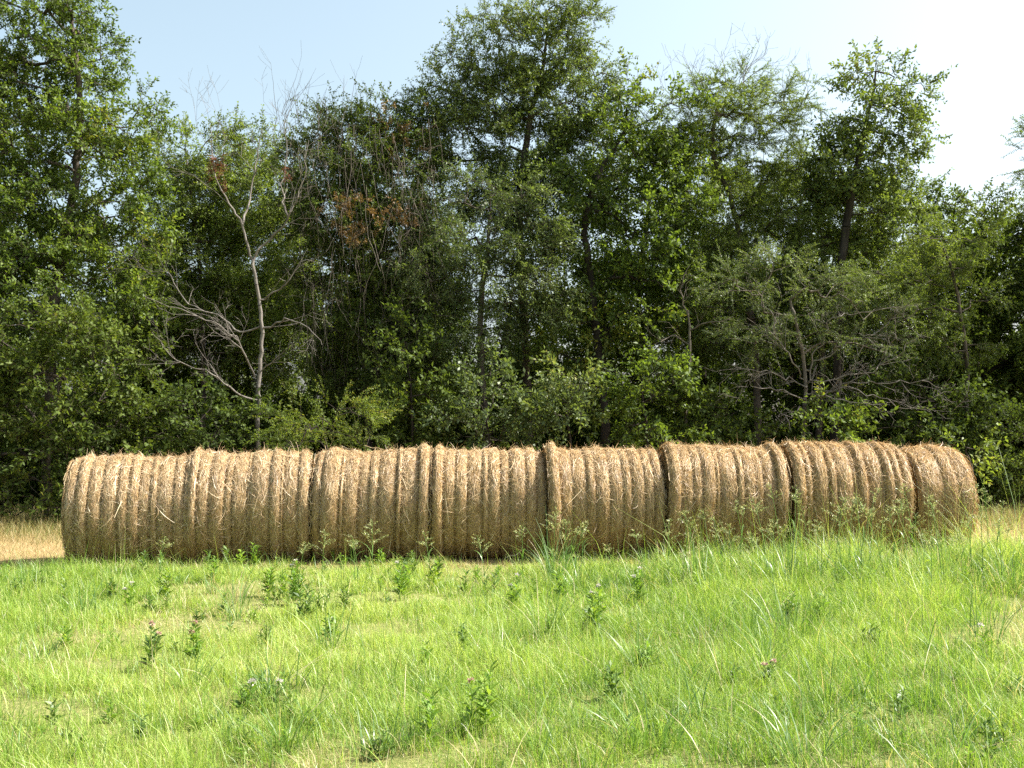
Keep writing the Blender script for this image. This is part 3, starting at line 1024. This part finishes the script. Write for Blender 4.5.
tree('dark_trunk_tree', 'tree with a bare dark trunk showing under its leaves, right of the tallest tree', 'tree', 21.4,
     [(606, 512), (604, 400), (594, 310), (588, 262), (585, 225), (596, 180), (625, 130)],
     [(640, 92, 26, 18), (625, 85, 14, 10), (630, 115, 34, 22), (675, 115, 26, 24), (600, 190, 40, 34), (660, 130, 32, 22), (615, 150, 34, 28), (655, 165, 42, 28), (690, 170, 26, 30), (625, 195, 30, 24), (665, 210, 50, 34), (640, 255, 44, 34), (560, 275, 36, 36), (650, 310, 60, 40), (575, 335, 44, 36)],
     'leaf_green', 'broad', 'bark_dark', dens=9, r_base=.13, seed=37, tint=.56)
ht, hp, hn = tree('locust_tree', 'feathery flat topped tree with bare twigs above its crown', 'tree', 22.2,
     [(760, 512), (757, 400), (750, 300), (742, 250), (730, 195), (712, 150), (718, 105)],
     [(715, 88, 28, 15), (742, 82, 26, 13), (690, 108, 30, 14), (790, 102, 30, 12), (816, 92, 15, 9), (765, 122, 34, 12), (728, 122, 28, 13), (800, 128, 24, 10), (690, 150, 34, 22), (745, 158, 36, 18), (785, 165, 40, 18),
      (715, 120, 40, 26), (755, 110, 40, 22), (660, 140, 24, 20), (820, 155, 22, 14), (720, 200, 50, 32), (780, 205, 46, 30), (700, 255, 46, 36), (765, 260, 50, 36), (720, 320, 60, 40)],
     'leaf_light', 'feather', 'bark', dens=14, r_base=.11, seed=38, tint=.40, zf=1.1)


def bare_tops(root, Y, spots, mat, seed):
    r = np.random.default_rng(seed)
    mb = MB()
    for (px, py, dx, dy, ln) in spots:
        for _ in range(2):
            grow(mb, W(px + r.normal(0, 5), py, Y + r.normal(0, .2)), [dx + r.normal(0, .25), r.normal(0, .3), dy], ln * r.uniform(.8, 1.2), .010, 2, r, .05, .10, (3, 6), .5, .0025)
    mb.out('bare_twigs', M[mat], root, True)


bare_tops(ht, 22.2, [(705, 95, -.6, 1, .9), (725, 85, .1, 1, .8), (745, 85, .7, 1, .8), (690, 105, -.9, .7, .8), (790, 105, .2, 1, .7), (810, 95, .6, 1, .7), (735, 75, .4, 1, .8)], 'bark_grey', 51)
tree('leaning_tree', 'dark crowned tree on a leaning trunk standing above its neighbours at right', 'tree', 21.8,
     [(832, 512), (836, 400), (840, 290), (848, 215), (860, 150), (874, 90), (876, 60)],
     [(876, 60, 14, 12), (866, 82, 24, 16), (895, 85, 20, 18), (915, 100, 14, 22), (850, 108, 26, 20), (885, 115, 34, 24), (908, 135, 22, 22), (860, 140, 28, 22), (850, 165, 30, 26), (835, 190, 30, 24), (862, 200, 34, 26), (885, 155, 30, 18), (900, 172, 20, 12)],
     'leaf_oak', 'broad', 'bark_dark', dens=14, r_base=.12, seed=39, tint=.45)
tree('scrub_tree', 'yellow green scrubby tree under the leaning dark crowned tree', 'tree', 22.6,
     [(818, 512), (820, 400), (825, 300), (822, 240)],
     [(818, 175, 26, 24), (838, 205, 34, 34), (850, 185, 30, 26), (868, 190, 30, 22), (800, 220, 34, 30), (870, 215, 40, 26), (905, 205, 26, 22), (840, 255, 50, 36), (895, 250, 46, 36), (820, 310, 60, 40), (890, 310, 60, 40)],
     'leaf_light', 'small', dens=9.5, r_base=.1, seed=40, tint=.42)
tree('dark_tree', 'low dark green tree at the right end of the woods', 'tree', 23.4,
     [(985, 512), (985, 400), (982, 300), (985, 230)],
     [(940, 212, 26, 18), (980, 205, 26, 20), (1008, 225, 30, 20), (955, 250, 44, 32), (1015, 265, 50, 40), (960, 310, 60, 46), (1030, 330, 60, 56), (980, 390, 70, 50), (1060, 250, 50, 50), (1080, 370, 60, 80), (930, 400, 50, 50)],
     'leaf_dark', 'broad', 'bark_dark', dens=10, r_base=.13, seed=42, tint=.42)
tree('edge_tree', 'tree whose light leafy branch tips just reach in at the right edge', 'tree', 21.0,
     [(1100, 525), (1098, 400), (1090, 300), (1080, 200)],
     [(1028, 152, 18, 18), (1062, 150, 34, 30), (1090, 190, 50, 40), (1095, 260, 50, 50), (1110, 340, 60, 60), (1060, 330, 30, 40)],
     'leaf_green', 'feather', dens=13, r_base=.12, seed=43, tint=.55)
tree('slender_tree', 'slender yellow green tree with a kinked trunk near the right end of the woods', 'tree', 20.4,
     [(972, 515), (968, 430), (965, 345), (955, 285), (940, 240)],
     [(925, 245, 32, 22), (955, 240, 26, 20), (900, 275, 36, 24), (940, 285, 40, 26), (975, 290, 26, 30), (905, 320, 40, 28), (960, 335, 34, 30), (985, 240, 20, 20)],
     'leaf_light', 'feather', dens=10, r_base=.06, seed=45, tint=.40, zf=1.0)


tree('leafy_tree', 'green leafy tree filling the space behind the bare grey tree', 'tree', 25.5,
     [(232, 505), (235, 400), (238, 280), (236, 200)],
     [(215, 185, 40, 30), (255, 190, 40, 30), (180, 220, 36, 34), (235, 235, 50, 34), (285, 230, 34, 34), (175, 290, 44, 44), (240, 300, 54, 44), (215, 365, 60, 44), (160, 250, 26, 36)],
     'leaf_green', 'small', dens=9, r_base=.09, seed=141, tint=.58)
tree('leafy_tree', 'dim leafy tree filling the gaps behind the vine hung tree', 'tree', 25.5,
     [(335, 505), (337, 400), (340, 280), (345, 190)],
     [(330, 150, 34, 24), (372, 150, 34, 26), (415, 165, 34, 34), (325, 195, 44, 34), (385, 205, 44, 36), (430, 220, 34, 40), (345, 260, 54, 40), (410, 280, 50, 44), (370, 340, 70, 44)],
     'leaf_dark', 'small', 'bark_dark', dens=9, r_base=.1, seed=142, tint=.48)
tree('leafy_tree', 'leafy tree in the dip between the tallest tree and the flat topped tree', 'tree', 25.2,
     [(640, 505), (642, 400), (640, 280), (650, 190)],
     [(615, 165, 30, 30), (655, 165, 40, 28), (690, 185, 36, 32), (625, 215, 44, 34), (675, 235, 44, 34), (590, 250, 34, 40), (640, 285, 54, 40), (700, 290, 44, 40), (640, 350, 70, 44)],
     'leaf_green', 'broad', 'bark_dark', dens=8, r_base=.1, seed=143, tint=.52)
tree('leafy_tree', 'broad leafy tree filling the space between the flat topped and the leaning tree', 'tree', 25.0,
     [(790, 505), (792, 400), (795, 290), (800, 210)],
     [(760, 185, 40, 28), (805, 180, 36, 28), (735, 225, 44, 36), (790, 225, 44, 34), (850, 220, 44, 36), (905, 225, 40, 34), (760, 285, 54, 40), (830, 290, 54, 40), (900, 290, 50, 44), (800, 350, 80, 44)],
     'leaf_oak', 'small', 'bark_dark', dens=8, r_base=.1, seed=144, tint=.5)


def branchy_shrub():
    Y = 19.7
    r = np.random.default_rng(46)
    root, pts, N = tree('half_dead_shrub', 'half dead feathery shrub with long pale bare branches spreading low at right', 'shrub', Y,
        [(802, 515), (803, 440), (806, 388), (800, 340), (790, 300)],
        [(740, 285, 40, 22), (785, 275, 44, 20), (830, 285, 44, 20), (760, 330, 40, 24), (870, 310, 40, 18), (820, 330, 46, 22), (880, 345, 36, 18)],
        'leaf_grey', 'feather', 'bark_grey', dens=9, r_base=.05, seed=47, tint=.45, droop=.1)
    mb = MB()
    for pix, tw in (
        ([(806, 388), (815, 350, -.3), (829, 331, -.4), (832, 318, -.5), (870, 312, -.6), (905, 308, -.7)], 9),
        ([(806, 385), (845, 375, -.5), (890, 360, -.7), (922, 332, -.9)], 9),
        ([(804, 395), (840, 388, -.6), (880, 398, -.8), (912, 408, -.9), (930, 412, -1)], 10),
        ([(804, 400), (850, 382, -.4), (900, 380, -.5), (940, 388, -.6)], 9),
        ([(803, 405), (825, 395, -.7), (850, 402, -.9), (890, 405, -1.1)], 8),
        ([(806, 388), (780, 376, -.4), (760, 372, -.5), (737, 374, -.6)], 7),
        ([(805, 380), (785, 350, -.4), (770, 310, -.5), (758, 279, -.5)], 8),
        ([(804, 400), (775, 390, -.5), (745, 382, -.7)], 6),
        ([(803, 410), (785, 415, -.5), (790, 430, -.7)], 5),
        ([(806, 370), (850, 340, -.2), (880, 330, -.3), (915, 300, -.4)], 8)):
        px_branch(mb, pix, Y, .016, .004, r, tw, .6, 2, .04, .01)
    mb.out('bare_branches', M['bark_pale'], root, True)
    root2 = empty('dead_sapling', (W(690, 480, 20)[0], 20, gz(3.4, 20)), 'pale dead sapling with a few crooked limbs low in the dark gap', 'dead tree')
    m2 = MB()
    b = W(684, 520, 20); b[2] = gz(b[0], 20) - .05
    polyline(m2, smooth_line([b, W(686, 420, 20), W(690, 360, 20), W(688, 310, 20)], .12, .01, r), .04, .02, 6)
    for pix in ([(690, 345), (675, 335), (660, 342, -.3)], [(690, 330), (710, 322, -.3), (735, 320, -.4)], [(688, 315), (680, 290), (690, 265)]):
        px_branch(m2, pix, 20, .018, .005, r, 5, .5, 1)
    m2.out('trunk', M['bark_grey'], root2, True)


branchy_shrub()

# ---- understorey
bush_specs = [
    ('low feathery dark bush behind the row, right of the bare grey tree', [(325, 420, 55, 30), (290, 435, 40, 25), (360, 435, 40, 22)], 'leaf_green', 'feather', .62, 18.6, 14),
    ('dark bush behind the second bale from the leafy bush, left of the bare grey tree', [(200, 420, 50, 40), (175, 455, 30, 30), (235, 440, 40, 30)], 'leaf_dark', 'broad', .35, 19.6, 11),
    ('leafy bush catching the sun below the vine tree', [(405, 345, 34, 40), (425, 395, 34, 50), (400, 420, 30, 40)], 'leaf_dark', 'broad', .55, 20.2, 11),
    ('grey green bush below the light drooping tree', [(490, 390, 36, 32), (500, 420, 50, 32), (470, 415, 36, 36)], 'leaf_grey', 'broad', .40, 19.4, 11),
    ('upright pale leafed bush left of the bare dark trunk', [(572, 375, 28, 26), (575, 410, 34, 36), (555, 430, 30, 26)], 'leaf_grey', 'broad', .62, 19.2, 14),
    ('wide leafy bush right of the bare dark trunk', [(650, 380, 40, 34), (660, 420, 50, 36), (625, 420, 30, 36)], 'leaf_green', 'broad', .52, 19.3, 12),
    ('low dark bush behind the golden bale with the dark crease', [(715, 415, 40, 34), (745, 430, 36, 26)], 'leaf_dark', 'broad', .42, 19.8, 11),
    ('round leafy bush at the foot of the half dead shrub', [(832, 418, 30, 26), (845, 440, 34, 20)], 'leaf_green', 'broad', .55, 19.0, 15),
    ('dark bush filling the wood edge behind the narrow end bale', [(905, 420, 50, 40), (950, 400, 40, 40), (940, 460, 44, 40), (985, 470, 40, 36)], 'leaf_dark', 'broad', .38, 20.0, 11),
    ('dark shrub at the right edge above the tan stubble', [(1010, 440, 40, 46), (1050, 470, 50, 50), (1020, 490, 36, 26)], 'leaf_dark', 'small', .4, 19.6, 10),
    ('low green sprig growing up just behind the narrow end bale', [(972, 452, 12, 10), (965, 470, 14, 16)], 'leaf_light', 'broad', .55, 16.0, 30),
]
for i, (lab, bl, lf, kd, ti, Y, dn) in enumerate(bush_specs):
    cx = sum(q[0] for q in bl) / len(bl)
    cy = min(q[1] for q in bl)
    tree('bush', lab, 'bush', Y, [(cx, 525), (cx + 4, 470), (cx - 3, cy)], bl, lf, kd, 'bark_dark', dens=dn * .62, r_base=.03, seed=600 + i, tint=ti)


# ---- deep woods behind, one mass
def deep_woods():
    r = np.random.default_rng(61)
    wood, crown = MB(), MB()
    for row, (Y, top, n) in enumerate(((26.0, 235, 15), (30.5, 260, 15), (36.0, 300, 16))):
        for k in range(n):
            px = -170 + 1370 * (k + .5) / n + r.normal(0, 14)
            tp = top + r.normal(0, 22)
            gx = W(px, 400, Y)[0]
            tr = smooth_line([np.array([gx, Y, gz(gx, Y) - .1]), W(px + r.normal(0, 8), 400, Y), W(px + r.normal(0, 14), tp + 30, Y)], .4, .03, r)
            polyline(wood, tr, .13, .04, 6)
            bl = [(px + r.normal(0, 26), tp + 20 + r.uniform(0, 1) * (500 - tp), r.uniform(28, 50), r.uniform(28, 48)) for _ in range(9)]
            pts, tt, cc = blob_points(bl, Y, 6, r, 1.0, .2)
            for p in pts[::6]:
                j = int(np.argmin(np.linalg.norm(tr - p, axis=1)))
                polyline(wood, [tr[j], (tr[j] + p) / 2 + [0, 0, .1], p], .02, .005, 3)
            place_sprays(crown, None, pts, (pts - cc) + r.normal(size=pts.shape), 'broad', 1.35, .4 + tt + r.normal(0, .1, len(pts)), r)
    for Y, n in ((24.6, 30), (27.5, 26)):
        for k in range(n):
            px = -120 + 1270 * (k + .5) / n + r.normal(0, 10)
            bl = [(px + r.normal(0, 14), r.uniform(395, 500), r.uniform(26, 44), r.uniform(24, 40)) for _ in range(4)]
            pts, tt, cc = blob_points(bl, Y, 14, r, 1.0, .16)
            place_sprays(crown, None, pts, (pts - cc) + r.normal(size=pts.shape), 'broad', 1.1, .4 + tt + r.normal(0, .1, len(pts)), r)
    root = empty('background_woods', (0, 26, gz(0, 26)))
    tag(root, 'dim mass of leafy woods filling the gaps behind the front trees', None, None, 'stuff')
    wood.out('trunks', M['bark_dark'], root, True)
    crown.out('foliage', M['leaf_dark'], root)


deep_woods()


# ------------------------------------------------------------------ weeds and tall grass of the meadow
def ground_at(px, py):
    u = (px - 512.0) / F
    v = (384.0 - py) / F
    c, s = math.cos(PITCH), math.sin(PITCH)
    dy, dz = c - v * s, s + v * c
    Y = CAMZ / -dz * dy
    for _ in range(8):
        x = u * Y / dy
        Y = (CAMZ - gz(x, Y)) / -dz * dy
    return u * Y / dy, Y


def leafy_weed(px, py, h, label, mat='weed', flower=None, nst=1, seed=1, group='leafy weeds standing in the meadow', name='leafy_weed', lw=.30, tint=.5, spread=.2):
    h *= 1.25
    r = np.random.default_rng(seed)
    x, y = ground_at(px, py)
    z = gz(x, y)
    root = empty(name, (x, y, z), label, 'weed', group)
    lf = MB()
    for s in range(nst):
        st, fl = MB(), MB()
        az = r.uniform(0, 2 * PI)
        hh = h * (1 if s == 0 else r.uniform(.65, .95))
        ln = np.array([math.cos(az), math.sin(az), 0]) * spread * hh * (r.uniform(.3, 1) if nst > 1 else .5)
        off = np.array([math.cos(az), math.sin(az), 0]) * .02 * s
        pts = [np.array([x, y, z - .01]) + off + ln * q ** 1.5 + np.array([0, 0, hh * q]) for q in np.linspace(0, 1, 8)]
        polyline(st, pts, .0035, .002, 5)
        pts = np.array(pts)
        npair = max(5, int(hh / .026))
        B, D, L_ = [], [], []
        for k in range(npair):
            q = .15 + .85 * k / npair
            j = q * 7
            p = pts[int(j)] + (pts[min(int(j) + 1, 7)] - pts[int(j)]) * (j - int(j))
            a0 = k * 2.4 + r.uniform(0, .5)
            for sd in (0, PI):
                a = a0 + sd + r.normal(0, .2)
                d = np.array([math.cos(a), math.sin(a), .75 + r.normal(0, .2)])
                B.append(p); D.append(d / np.linalg.norm(d))
                L_.append((.088 - .038 * q) * r.uniform(.8, 1.25) * min(1.25, h / .3 + .4))
        B, D, L_ = np.array(B), np.array(D), np.array(L_)
        qv = leaf_quads(B, D, np.tile([0, 0, 1.], (len(B), 1)) + r.normal(size=B.shape) * .2, L_, L_ * lw, r)
        lf.add(qv.reshape(-1, 3), np.arange(len(qv) * 4).reshape(-1, 4), np.clip(tint + r.normal(0, .18, len(qv)), 0, 1))
        if flower and s < 2:
            tp = pts[-1]
            n = 30
            d = r.normal(size=(n, 3)) * np.array([1, 1, .6]) + [0, 0, .5]
            d /= np.linalg.norm(d, axis=1)[:, None]
            L2 = r.uniform(.012, .024, n)
            qv = leaf_quads(tp + d * .006, d, r.normal(size=(n, 3)), L2, L2 * .5, r)
            fl.add(qv.reshape(-1, 3), np.arange(n * 4).reshape(-1, 4), r.uniform(0, 1, n))
            fl.out('flower_head', M[flower], root)
        st.out('stem', M[mat], root, True)
    lf.out('foliage', M[mat], root)
    return root


weeds = [
    (148, 672, .27, 'dark leafy weed with a brownish pink head on the dry patch at left', 'weed_dark', 'petal_pink', 2),
    (198, 664, .25, 'leafy weed topped by a pinkish head, right of the dark weed on the dry patch', 'weed', 'petal_pink', 2),
    (487, 736, .30, 'twin stemmed pale green leafy weed in the near middle of the meadow', 'weed', None, 2),
    (427, 742, .22, 'pale leafy weed with a rusty tip near the bottom edge', 'weed', None, 2),
    (472, 738, .24, 'yellow topped leafy weed touching the twin stemmed weed', 'weed', 'petal_pink', 1),
    (247, 714, .16, 'yellowish rosette weed under two pale flower heads', 'weed', 'petal_white', 3),
    (276, 712, .15, 'small grey green weed with a white head leaning right', 'weed_dark', 'petal_white', 1),
    (55, 725, .13, 'small dark weed near the lower left corner', 'weed_dark', None, 2),
    (142, 745, .14, 'small bluish weed at the bottom, below the dry patch', 'weed_dark', None, 2),
    (112, 722, .11, 'tiny sprout between the two small dark weeds at lower left', 'weed', None, 2),
    (295, 605, .34, 'bushy weed with a white flower head before the dark slot between bales', 'weed', 'petal_white', 4),
    (400, 600, .30, 'branching weed with pale flower heads before the collared bale', 'weed', 'petal_white', 4),
    (165, 600, .26, 'upright weed with a cream tip before the pale bales', 'weed', None, 3),
    (130, 612, .22, 'weed with a pale round head below the pale bales', 'weed', 'petal_white', 2),
    (112, 600, .18, 'low dark clump of weeds before the left end bale', 'weed_dark', None, 4),
    (20, 598, .17, 'low dark weed at the left edge of the meadow', 'weed_dark', None, 4),
    (515, 610, .26, 'weed with a white head left of the tall blue green tuft', 'weed', 'petal_white', 3),
    (598, 632, .30, 'tall bright leafy weed cluster right of the tall blue green tuft', 'weed', 'petal_white', 4),
    (640, 605, .28, 'weed cluster with whitish heads before the golden bales', 'weed', 'petal_white', 3),
    (868, 648, .15, 'dark shrubby weed alone in the bright grass at right', 'weed_dark', None, 5),
    (985, 655, .17, 'weed carrying one round white puff at the right edge', 'weed', 'petal_white', 1),
    (648, 672, .17, 'leafy weed with spreading leaves in the middle of the meadow', 'weed', None, 3),
    (612, 700, .18, 'grey green weed with arching leaves, near middle right', 'weed_dark', None, 3),
    (730, 690, .14, 'small weed with fanned leaves at right of the middle', 'weed_dark', None, 2),
    (770, 690, .15, 'small brown topped weed beside the fan leaved weed', 'weed_dark', 'petal_pink', 2),
    (900, 720, .15, 'slender dark weed low in the bright grass at lower right', 'weed_dark', None, 2),
    (465, 655, .19, 'pair of grey green leafy stems above the twin stemmed weed', 'weed_dark', None, 3),
    (425, 672, .17, 'leaning leafy weed left of the pair of grey green stems', 'weed', None, 2),
    (330, 640, .18, 'pale weed with narrow upright leaves left of the middle', 'weed', None, 3),
    (383, 760, .12, 'little dark weed cut by the bottom edge', 'weed_dark', None, 3),
    (560, 600, .22, 'shaded weed under the tall blue green tuft', 'weed', None, 3),
    (700, 600, .22, 'leafy weed at the foot of the seeding grass', 'weed', None, 3),
    (265, 645, .14, 'greyish low weed right of the dry patch', 'weed_dark', None, 4),
]
for i, w in enumerate(weeds):
    leafy_weed(w[0], w[1], w[2], w[3], w[4], w[5], w[6], 900 + i, tint=.35 + .3 * ((i * 7) % 5) / 4)


rw = np.random.default_rng(321)
placed = [(w_[0], w_[1]) for w_ in weeds]
for i in range(150):
    for _ in range(30):
        px, py = rw.uniform(5, 1019), 566 + 190 * rw.uniform(0, 1) ** 1.9
        if i % 4:
            px, py = placed[-1][0] + rw.normal(0, 22), placed[-1][1] + rw.normal(0, 7)
            if not (0 < px < 1024 and 562 < py < 766): continue
        if min((px - a_) ** 2 + ((py - b_) * 2) ** 2 for a_, b_ in placed) > 13 ** 2: break
    placed.append((px, py))
    leafy_weed(px, py, rw.uniform(.09, .24) * (.52 if py > 650 else 1.05), 'small plain leafy weed without a flower head, half sunk in the meadow grass',
               'weed' if rw.uniform() < .5 else 'weed_dark', None, int(rw.integers(1, 4)), 2000 + i, 'small flowerless weeds in the meadow grass', tint=rw.uniform(.3, .8), lw=rw.uniform(.22, .36))


def grass_tuft(px, py, n, h, label, seed, spread=.05, lean=.5, name='grass_tuft', wid=.006, tint=.5):
    r = np.random.default_rng(seed)
    x, y = ground_at(px, py)
    a = r.uniform(0, 2 * PI, n)
    rr = spread * np.sqrt(r.uniform(0, 1, n))
    X, Y = x + np.cos(a) * rr, y + np.sin(a) * rr
    tn = np.clip(tint + r.normal(0, .18, n), 0, .88)
    tn = np.where(r.uniform(0, 1, n) < .08, .97, tn)
    v, f, t = blades(X, Y, h * 1.3 * r.uniform(.4, 1.1, n), wid * 1.4 * r.uniform(.7, 1.3, n), np.abs(r.normal(lean, .3, n)), tn, 6, r, 1.0, a + r.normal(0, .5, n))
    o = build(name, v - np.array([x, y, gz(x, y)]), f, M['tuft'], None, {'tint': t})
    o.location = (x, y, gz(x, y))
    tag(o, label, 'grass tuft', 'tall grass tufts in the meadow', 'thing')


tufts = [
    (556, 582, 60, .62, 'tall blue green grass tuft standing before the middle bales', .12, .45),
    (545, 640, 26, .50, 'sparse dark blades crossing below the tall blue green tuft', .10, .55),
    (235, 605, 46, .42, 'long bladed tuft before the pale bales, arching both ways', .16, .8),
    (80, 615, 40, .30, 'low wide grass tuft near the left edge', .16, .9),
    (330, 650, 34, .34, 'grass tuft left of the middle with stiff upright blades', .14, .5),
    (700, 590, 60, .55, 'dense tuft of long blades before the bale with the dark crease', .2, .5),
    (785, 590, 60, .50, 'long bladed tuft at the foot of the slumped bale rim', .22, .55),
    (860, 585, 70, .52, 'wide bright tuft before the golden bale with seeding grass', .25, .55),
    (945, 585, 70, .55, 'tall tuft hiding the foot of the narrow end bale', .22, .5),
    (1010, 590, 50, .50, 'tall tuft by the tan stubble at the right edge', .2, .55),
    (790, 640, 44, .42, 'dark narrow bladed tuft in the bright grass at right', .14, .6),
    (745, 648, 24, .36, 'thin tuft left of the dark narrow bladed tuft', .10, .7),
    (800, 760, 40, .32, 'near tuft with long crossing blades at the bottom edge, right', .12, .9),
    (650, 745, 44, .30, 'pale wiry tuft with straw blades near the bottom edge', .16, .9),
    (15, 760, 26, .22, 'dark tuft in the lower left corner', .12, .8),
    (980, 640, 36, .42, 'tuft with one thick slanting blade at the right edge', .16, .6),
]
for i, (px, py, n, h, lab, sp, ln) in enumerate(tufts):
    grass_tuft(px, py, n, h, lab, 300 + i, sp, ln, tint=.35 + .25 * (i % 3) / 2)


def seed_grass(px, top, py, label, seed, full=1.0, col='seed'):
    """one tall stem with an open panicle"""
    r = np.random.default_rng(seed)
    x, y = ground_at(px, py)
    z = gz(x, y)
    h = W(px, top, y)[2] - z
    root = empty('seeding_grass', (x, y, z), label, 'seeding grass', 'tall seeding grass stems before the bales')
    root['kind'] = 'thing'
    st, hd = MB(), MB()
    ln = r.normal(0, .10, 2) * h
    pts = [np.array([x + ln[0] * q ** 2, y + ln[1] * q ** 2, z - .01 + h * q]) for q in np.linspace(0, 1, 9)]
    polyline(st, pts, .0042, .002, 4, .6)
    pts = np.array(pts)
    for k in range(int(r.integers(2, 5))):
        b = pts[int(r.integers(1, 5))]
        a = r.uniform(0, 2 * PI)
        L = r.uniform(.18, .34) * min(1, h / .6)
        d = np.array([math.cos(a), math.sin(a), 0])
        s = np.array([-math.sin(a), math.cos(a), 0])
        v = []
        for q in np.linspace(0, 1, 6):
            c = b + d * L * (.25 * q + .55 * q * q) + np.array([0, 0, L * (1.0 * q - .55 * q ** 2.2)])
            w = .0065 * (1 - q) ** .7 + .0006
            v += [c - s * w, c + s * w]
        st.add(v, [[2 * i, 2 * i + 1, 2 * i + 3, 2 * i + 2] for i in range(5)], .55)
    ph = .26 * full * min(1, h / .6)
    nb = int(10 * full) + 5
    for k in range(nb):
        q = r.uniform(0, 1)
        zt = pts[-1] - (pts[-1] - pts[-3]) / np.linalg.norm(pts[-1] - pts[-3]) * ph * (1 - q)
        a = r.uniform(0, 2 * PI)
        L = ph * .5 * (1.1 - q) * r.uniform(.6, 1.2) + .02
        d = np.array([math.cos(a), math.sin(a), .9])
        d /= np.linalg.norm(d)
        bp = [zt, zt + d * L * .6, zt + d * L + np.array([math.cos(a), math.sin(a), -.4]) * L * .25]
        polyline(hd, bp, .0018, .0012, 3, .3)
        n = max(4, int(L / .009))
        u = r.uniform(.25, 1, n)
        B = bp[0] + (bp[2] - bp[0]) * u[:, None] + r.normal(size=(n, 3)) * .004
        D = np.tile(d, (n, 1)) + r.normal(size=(n, 3)) * .5
        D /= np.linalg.norm(D, axis=1)[:, None]
        qv = leaf_quads(B, D, r.normal(size=(n, 3)), np.full(n, .019), np.full(n, .008), r)
        hd.add(qv.reshape(-1, 3), np.arange(n * 4).reshape(-1, 4), r.uniform(.2, 1, n))
    st.out('stem', M['tuft'], root, True)
    hd.out('seed_head', M[col], root)


seeders = [
    (372, 520, 590, 'stem with a starry seed head before the collared bale', 1.0),
    (322, 530, 585, 'loose seeding stem just right of the dark slot between bales', .9),
    (358, 540, 588, 'small seeding stem left of the starry seed head', .5),
    (553, 508, 585, 'seeding stem rising out of the tall blue green tuft, seed head drooping', 1.2),
    (566, 520, 588, 'shorter seeding stem right beside the tall blue green tuft', .9),
    (682, 545, 590, 'low seeding stem at the dark crease between golden bales', .8),
    (668, 520, 590, 'thin seeding stem at the seam left of the dark crease', .8),
]
for i, (px, top, py, lab, fu) in enumerate(seeders):
    seed_grass(px, top, py, lab, 700 + i, fu)
rs = np.random.default_rng(99)
for i in range(46):
    px = 690 + 320 * (i + rs.uniform(-.4, .4)) / 46
    py = rs.uniform(568, 600)
    top = rs.uniform(482, 535) + (12 if px < 760 else 0)
    seed_grass(px, top, py, 'tall seeding grass stem in the thicket before the golden bales at right', 760 + i, rs.uniform(.4, .95))


for i in range(13):
    px = rs.uniform(90, 700) if i < 5 else rs.uniform(400, 700)
    seed_grass(px, rs.uniform(515, 555), rs.uniform(570, 598), 'thin seeding grass stem standing singly before the left and middle bales', 850 + i, rs.uniform(.4, .9))
for i in range(34):
    px, py = rs.uniform(10, 1015), 572 + 185 * rs.uniform(0, 1) ** 1.4
    grass_tuft(px, py, int(rs.integers(18, 44)), rs.uniform(.17, .34), 'small loose tuft of narrow arching blades among the shorter meadow grass', 400 + i, rs.uniform(.05, .14), rs.uniform(.5, 1.0), tint=rs.uniform(.15, .7), wid=.005)


for i in range(30):
    px, py = 560 + 455 * (i + rs.uniform(0, 1)) / 30, rs.uniform(562, 592)
    grass_tuft(px, py, int(rs.integers(30, 60)), rs.uniform(.24, .42) * (.75 if px < 680 else 1), 'tall bright green grass tuft growing against the foot of the bales at centre right', 450 + i, rs.uniform(.08, .18), rs.uniform(.35, .7), tint=rs.uniform(.45, .8), wid=.006)


# ------------------------------------------------------------------ light
EL, AZ = 48.0, 5.0     # sun to the right of the row and a little behind it
e, a = math.radians(EL), math.radians(AZ)
sd = Vector((math.cos(e) * math.cos(a), math.cos(e) * math.sin(a), math.sin(e)))
sun = bpy.data.lights.new('sun', 'SUN')
sun.energy = 5.0
sun.angle = math.radians(0.5)
sun.color = (1.0, 0.955, 0.87)
so = bpy.data.objects.new('sun', sun)
COL.objects.link(so)
so.rotation_euler = (-sd).to_track_quat('-Z', 'Y').to_euler()

w = bpy.data.worlds.new('World')
sc.world = w
w.use_nodes = True
t = w.node_tree
bg = t.nodes['Background']
sky = t.nodes.new('ShaderNodeTexSky')
sky.sky_type = 'NISHITA'
sky.sun_disc = False
sky.sun_elevation = e
sky.sun_rotation = math.radians(90 - AZ)
sky.air_density = 1.0
sky.dust_density = 4.5
sky.ozone_density = 1.0
hs = t.nodes.new('ShaderNodeHueSaturation')
hs.inputs['Hue'].default_value = 0.47
hs.inputs['Saturation'].default_value = 0.72
hs.inputs['Value'].default_value = 1.42
t.links.new(sky.outputs[0], hs.inputs['Color'])
t.links.new(hs.outputs[0], bg.inputs[0])
bg.inputs[1].default_value = 0.079

sc.view_settings.view_transform = 'Standard'
sc.view_settings.look = 'None'
sc.view_settings.exposure = 1.43
sc.view_settings.gamma = 1.0
sc.view_settings.use_curve_mapping = False
cy = sc.cycles
cy.use_denoising = False
cy.max_bounces = 6
cy.diffuse_bounces = 3
cy.glossy_bounces = 2
cy.transmission_bounces = 4
cy.caustics_reflective = False
cy.caustics_refractive = False
